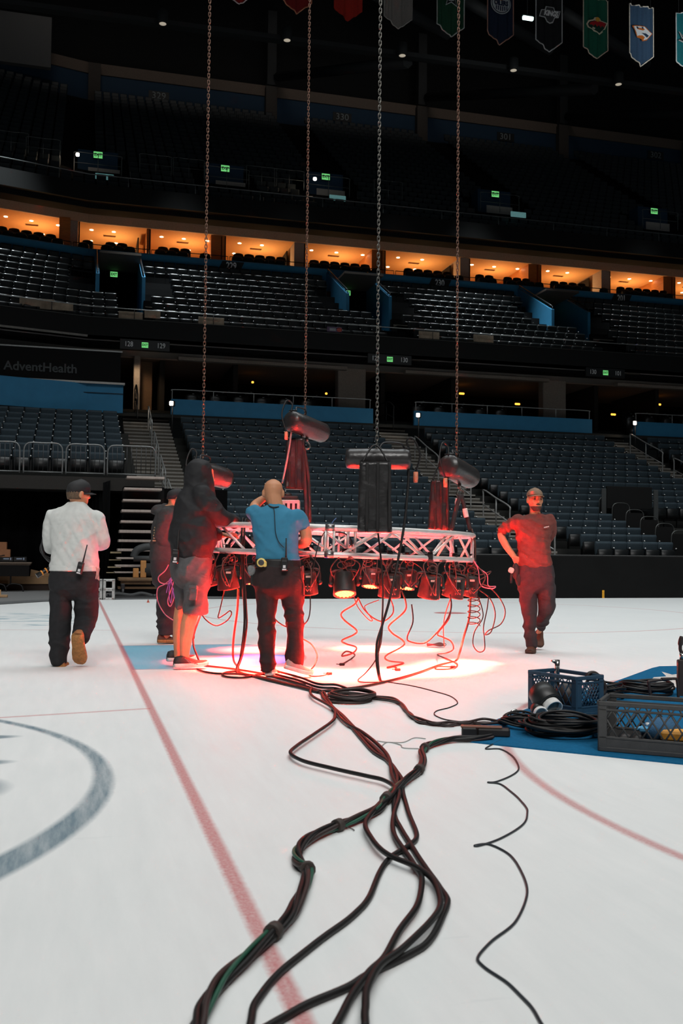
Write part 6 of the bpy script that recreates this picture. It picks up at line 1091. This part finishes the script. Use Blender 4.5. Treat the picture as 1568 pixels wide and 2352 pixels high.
o = item('pipe_clamp', 'clamp', 'chrome pipe clamp sticking up from the blue crate', Vector((3.22, 6.27, .02)), lambda a: (a.tube([(0, 0, 0), (.0, 0, .28), (0, 0, .325)], .017, 10), a.tube([(0, 0, .30), (-.02, 0, .315), (-.045, 0, .32)], [.012, .014, .006], 8)), CHR)
item('can_light_spare', 'lamp', 'round dark lamp inside the blue crate', Vector((3.25, 6.2, .11)), lambda a: a.ell((0, 0, 0), (.075, .075, .09)), LB)
D9 = lambda x, y: dg(x, y)
t = item('g_clamp', 'clamp', 'black hooked clamp leaning on the right side of the blue crate', gp(1375, 1640, .0), lambda a: a.tube(spl([(-.02, .0, .02), (.02, .02, .1), (.06, .02, .16), (.035, .02, .225), (-.015, .02, .27), (-.06, .02, .272), (-.075, .02, .25)], 6), .013, 8), LB)
item('hand_clamp', 'clamp', 'curved black clamp with a white plug on the carpet between the crates', gp(1352, 1652, .012), lambda a: (a.tube(spl([(-.05, .03, 0), (-.03, .0, .01), (.02, -.01, .01), (.07, 0, .005)], 5), .011, 8)), LB)
item('plug', 'plug', 'white plug lying against the grey crate', gp(1366, 1660, .014), lambda a: a.tube([(-.03, 0, 0), (.03, 0, 0)], .012, 8), MATS['clip_white'])
def ybr(a):
    a.tube(spl([(-.11, 0, 0), (-.13, 0, .12), (-.12, 0, .135), (.0, 0, .145), (.09, 0, .15), (.11, 0, .13), (.12, 0, .0)], 5), .011, 8); a.rbox((.02, .0, .15), (.09, .03, .02), .005)
item('yoke_bracket', 'bracket', 'black yoke bracket standing behind the grey crate', gp(1525, 1606, .0), ybr, LB)
p = gp(1566, 1600); t = thing('stand_clamp', 'tall black and chrome clamp standing at the right edge', 'clamp', p, -YAW); a = MB(); a.rbox((0, 0, .14), (.07, .05, .28), .008); a.obj('block', LB, t); a = MB(); a.tube([(0, 0, .28), (0, 0, .33)], .018, 10); a.obj('collar', CHR, t); a = MB(); a.tube(spl([(0, 0, .33), (-.012, 0, .36), (-.008, 0, .42), (.006, 0, .455)], 5), [.014]*8+[.02]*7+[.008], 8); a.obj('handle', LB, t)
item('chrome_clamp', 'clamp', 'small chrome clamp at the left end of the carpet gear', gp(1181, 1652, .02), lambda a: (a.tube([(.028*math.cos(u), 0, .03+.028*math.sin(u)) for u in [2*math.pi*k/14 for k in range(14)]], .008, 6, closed=True), a.tube([(.02, 0, .02), (.08, .03, .03)], .01, 6)), CHR)
# ---------------------------------------------------------------- behind the left end: bleacher stack, table, boxes
DECK = mat('deck_edge', (168, 154, 146), .6, stretch=(6, 1, 1), scale=5, var=.12); BF = mat('bleacher_frame', (20, 19, 19), .7, spec=.15)
t = thing('bleacher_stack', 'folded telescopic bleacher stack with pale deck edges beside the tunnel', 'bleachers', tuple(yp(325, 1290, 25.2).xy.to_3d()))
o = t.location.copy()
for q, (x0, x1, y0, y1) in enumerate(((291, 378, 1093, 1101), (285, 372, 1119.5, 1127), (282, 369, 1146, 1153), (279, 366, 1170, 1177.5), (277, 364, 1195, 1202), (274, 362, 1217, 1225), (272, 360, 1239, 1246), (270, 358, 1260, 1267), (268, 356, 1280, 1285), (265, 350, 1297, 1303), (263, 345, 1313, 1317))):
    Y = 25.0-.03*q; A = yp(x0, y0, Y); Bb = yp(x1, y1, Y); a = MB(); a.rbox(((A.x+Bb.x)/2-o.x, Y+.3-o.y, (A.z+Bb.z)/2-o.z), (Bb.x-A.x, .6, A.z-Bb.z), .008); a.obj('deck_edge', DECK, t)
a = MB(); a.box((.05, .75, 1.35), (1.0, .9, 2.7)); a.box((-.47, .0, .6), (.04, .04, 1.2)); a.tube([(-.47, -.02, 1.0), (.5, -.02, 1.02)], .015, 6); a.obj('frame', BF, t)
for q, (y0, y1) in enumerate(((1267, 1271), (1285, 1287), (1301, 1304), (1314, 1316))):
    A = yp(253-3*q, y0, 26.4); Bb = yp(278, y1, 26.4); a = MB(); a.box(((A.x+Bb.x)/2-o.x, 26.4-o.y, (A.z+Bb.z)/2-o.z), (Bb.x-A.x, .3, A.z-Bb.z)); a.obj('rear_edge', mat('deck_cream', (200, 180, 145), .6), t)
sk = MB(); sk.box((2.62, 26.95, 1.38), (2.7, .12, 2.76)); struct(sk.obj('wall_stair_dark', DRP)); sk = MB(); sk.box((3.1, 24.2, .55), (1.4, .1, 1.1)); struct(sk.obj('wall_gate_dark', DRP))  # black sheets added to darken the space under the stair
d2 = MB(); rings = []
for i in range(40):
    f = i/39; x = -.1+.95*f; y = 28.2-1.9*f+.05*math.sin(i*1.7); rings.append([(x, y, .0), (x, y+.03, .0), (x, y+.06, 2.65+.25*f), (x, y+.03, 2.65+.25*f)])
d2.loft(rings); tag(d2.obj('black_drape', DRP), 'black side drape hanging left of the folded bleachers', 'curtain')
PLY = mat('plywood', (176, 142, 104), .75, stretch=(1, 6, 1), scale=3, var=.12)
a = MB(); A = yp(0, 1320, 28.2); Bb = yp(118, 1337, 28.2); a.box((0, 0, 0), (3.8, .4, .2)); o_ = tag(a.obj('plywood_stack', PLY), 'long stack of tan plywood on the tunnel floor behind the table', 'plywood'); o_.location = (-1.6, 28.3, .27); a = MB(); a.box((0, 0, 0), (3.8, .36, .17)); o_ = tag(a.obj('timber_bearer', mat('dark_timber', (58, 44, 36), .8)), 'dark timber bearer under the plywood stack', 'timber'); o_.location = (-1.6, 28.32, .085)
p = yp(69, 1313, 28.15); a = MB(); a.poly([(0, 0), (.62, 0), (.5, .08), (.02, .19)], .03); o_ = tag(a.obj('plywood_offcut', PLY), 'wedge-shaped plywood offcut lying on the plywood stack', 'plywood'); o_.location = (p.x, 28.2, .372)
# folding table with boxes
p = yp(20, 1291, 27.4); t = thing('folding_table', 'folding table with dark skirt carrying boxes at the left edge', 'table', (p.x-.35, 27.4, 0)); zt = p.z; a = MB(); a.rbox((0, 0, zt-.02), (1.85, .7, .035), .006); a.rbox((0, .02, zt-.06), (1.8, .66, .03), .004); a.obj('table_top', mat('table_top', (120, 104, 90), .6), t); a = MB(); a.box((-.02, -.33, zt-.22), (1.8, .03, .28)); a.obj('skirt', BF, t)
for x in (-.5, .0, .42): a = MB(); a.tube([(x, -.2, zt-.2), (x, -.2, .2)], .02, 6); a.tube(spl([(x-.1, -.2, .12), (x, -.2, .2), (x+.25, -.2, .17), (x+.32, -.2, .0)], 5), .02, 6); a.obj('leg', DRAIL, t)
CARD = mat('cardboard', (158, 106, 72), .8, var=.06)
def carton(x0, x1, y0, y1, Y, lab, m, name='cardboard_box', mark=False, cat='box'):
    A = yp(x0, y1, Y); Bb = yp(x1, y0, Y); w_, h = Bb.x-A.x, Bb.z-A.z; t = thing(name, lab, cat, (A.x+w_/2, Y+.15, A.z)); a = MB(); a.rbox((0, 0, h/2), (w_, .3, h), .004); a.obj('carton', m, t)
    if mark:
        a = MB(); a.tube(spl([(-w_*.3, -.152, h*.22), (0, -.152, h*.1), (w_*.3, -.152, h*.25)], 6), .012, 6); a.tube([(w_*.22, -.152, h*.27), (w_*.3, -.152, h*.26), (w_*.29, -.152, h*.16)], .008, 5); a.box((-.05, -.152, h*.66), (.07, .004, .09)); a.obj('printed_arrow', mat('print_dark', (40, 28, 24), .7), t)
    return t
zz = 27.25
carton(-24, 15.5, 1245, 1262, zz, 'small brown taped carton on top of the larger carton', CARD); carton(-40, 23.5, 1262, 1279.2, zz, 'brown shipping carton with curved arrow print on the folding table', CARD, mark=True)
for x0, x1, lb, tx in ((-18, 2, 'leftmost', ''), (2, 30, 'middle', 'EVOLV'), (31, 61, 'rightmost', 'MASTERS')):
    t = carton(x0, x1, 1279.4, 1289.6, zz, 'flat black retail box with white print on the table, %s' % lb, BOX, 'retail_box')
    if tx:
        a = MB(); a.box((-.02, -.152, .07), (.14, .004, .03)); a.box((.09, -.152, .07), (.03, .004, .06)); a.obj('print', mat('print_blue', (150, 165, 190), .5), t)
p = gp(8, 1356); t = thing('wood_dolly', 'low wooden dolly with black casters at the left edge of the ice', 'dolly', (p.x-.35, p.y, 0)); a = MB(); a.rbox((0, 0, .22), (.9, .5, .07), .01); a.rbox((-.1, 0, .29), (.6, .4, .05), .006); a.obj('deck', mat('dolly_wood', (150, 108, 66), .7, var=.2, scale=8), t)
for x in (-.36, .36): a = MB(); a.lathe([(.08, -.03), (.085, -.02), (.085, .02), (.08, .03)], 14, Matrix.Translation((x, -.2, .085)) @ Matrix.Rotation(math.pi/2, 4, 'Y')); a.rbox((x, -.2, .16), (.08, .1, .06), .008); a.obj('caster', DRAIL, t)
p = gp(-4, 1372); a = MB(); a.rbox((0, 0, .03), (.5, .3, .05), .004); a.box((-.05, .1, .1), (.3, .04, .14)); o_ = tag(a.obj('plywood_piece', PLY), 'plywood scrap on the grey floor at the left edge', 'plywood'); o_.location = (p.x-.05, p.y, 0)
# silver corner blocks
SIL = mat('silver_block', (190, 190, 188), .35, .6)
def block(px, lab):
    p = gp(px, 1378); t = thing('truss_block', lab, 'truss block', (p.x, p.y+.1, 0), -.1); a = MB(); w_, h, th = .25, .45, .2
    for z in (.02, h/2, h-.02): a.rbox((0, 0, z), (w_, th, .05 if z != h/2 else .07), .006)
    for x in (-1, 1): a.rbox((x*(w_/2-.03), 0, h/2), (.06, th, h), .006)
    a.obj('frame', SIL, t); a = MB()
    for z in (.03, h*.5, h-.03):
        for x in (-.08, 0, .08): a.lathe([(.008, 0), (.006, .006)], 8, Matrix.Translation((x, -th/2, z)) @ Matrix.Rotation(math.pi/2, 4, 'X'))
    a.obj('bolt', DRAIL, t)
block(222, 'silver truss corner block partly hidden by the grey sweatshirt man'); block(250.5, 'silver truss corner block standing clear right of the grey sweatshirt man')
# cart with rolled mats
p = gp(330, 1371); t = thing('flat_cart', 'low wooden flat cart with casters carrying rolled mats behind the hoodie man', 'cart', (p.x+.35, p.y, 0)); a = MB(); a.rbox((0, 0, .42), (1.9, .7, .07), .01); a.rbox((-.55, -.2, .36), (.7, .1, .12), .01); a.box((0, 0, .22), (1.9, .5, .05)); a.obj('deck', mat('cart_wood', (112, 86, 60), .75, var=.2, scale=6), t)
for x in (-.85, .1, .8): a = MB(); a.lathe([(.10, -.03), (.11, -.02), (.11, .02), (.10, .03)], 16, Matrix.Translation((x, -.3, .11)) @ Matrix.Rotation(math.pi/2, 4, 'Y')); a.rbox((x, -.3, .26), (.09, .1, .12), .01); a.obj('caster', DRAIL, t)
base = t.location; RUB = mat('rubber_mat', (52, 54, 55), .7, bump=.2); a = MB(); a.tube([(-.15, 0, 0), (1.3, .05, 0)], .17, 20); o_ = tag(a.obj('rolled_mat', RUB), 'dark rolled mat lying on the flat cart', 'mat'); o_.location = base+Vector((-.2, 0, .63)); a = MB(); a.tube(spl([(-.5, 0, -.05), (-.42, 0, .12), (-.2, 0, .2), (.1, 0, .18), (.35, 0, .0)], 6), .09, 10); a.tube([(-.5, -.05, -.08), (.35, -.05, -.08)], .07, 10); o_ = tag(a.obj('folded_mat', RUB), 'black folded mat arched over the rolled mat on the cart', 'mat'); o_.location = base+Vector((-.1, .05, .98))
for x, h in ((-.55, .22), (-.38, .4)): a = MB(); a.rbox((0, 0, h/2), (.13, .12, h), .01); o_ = tag(a.obj('timber_chock', mat('chock_wood', (176, 122, 66), .7)), ('short' if h < .3 else 'tall')+' tan timber chock on the flat cart', 'timber'); o_.location = base+Vector((x, -.1, .456))
a = MB(); a.tube(spl([(-.5, 0, .05), (-.3, .05, .09), (0, 0, .06), (.25, .05, .1), (.5, 0, .04)], 6), .05, 10); a.box((0, .1, .03), (1.1, .3, .05)); o_ = tag(a.obj('floor_mat', RUB), 'crumpled black mat on the floor before the flat cart', 'mat'); o_.location = gp(300, 1374)
a = MB(); a.poly([(-.03, 0), (.03, 0), (0, .07)], .04); o_ = tag(a.obj('ice_marker', mat('marker_red', (190, 90, 70), .6)), 'tiny red wedge marker on the ice left of the hoodie man', 'marker'); o_.location = gp(340, 1384)
a = MB(); a.ell((0, 0, .03), (.12, .06, .04)); o_ = tag(a.obj('orange_rag', mat('rag_orange', (190, 90, 64), .8)), 'small orange rag on the tunnel floor', 'rag'); o_.location = gp(110, 1352)
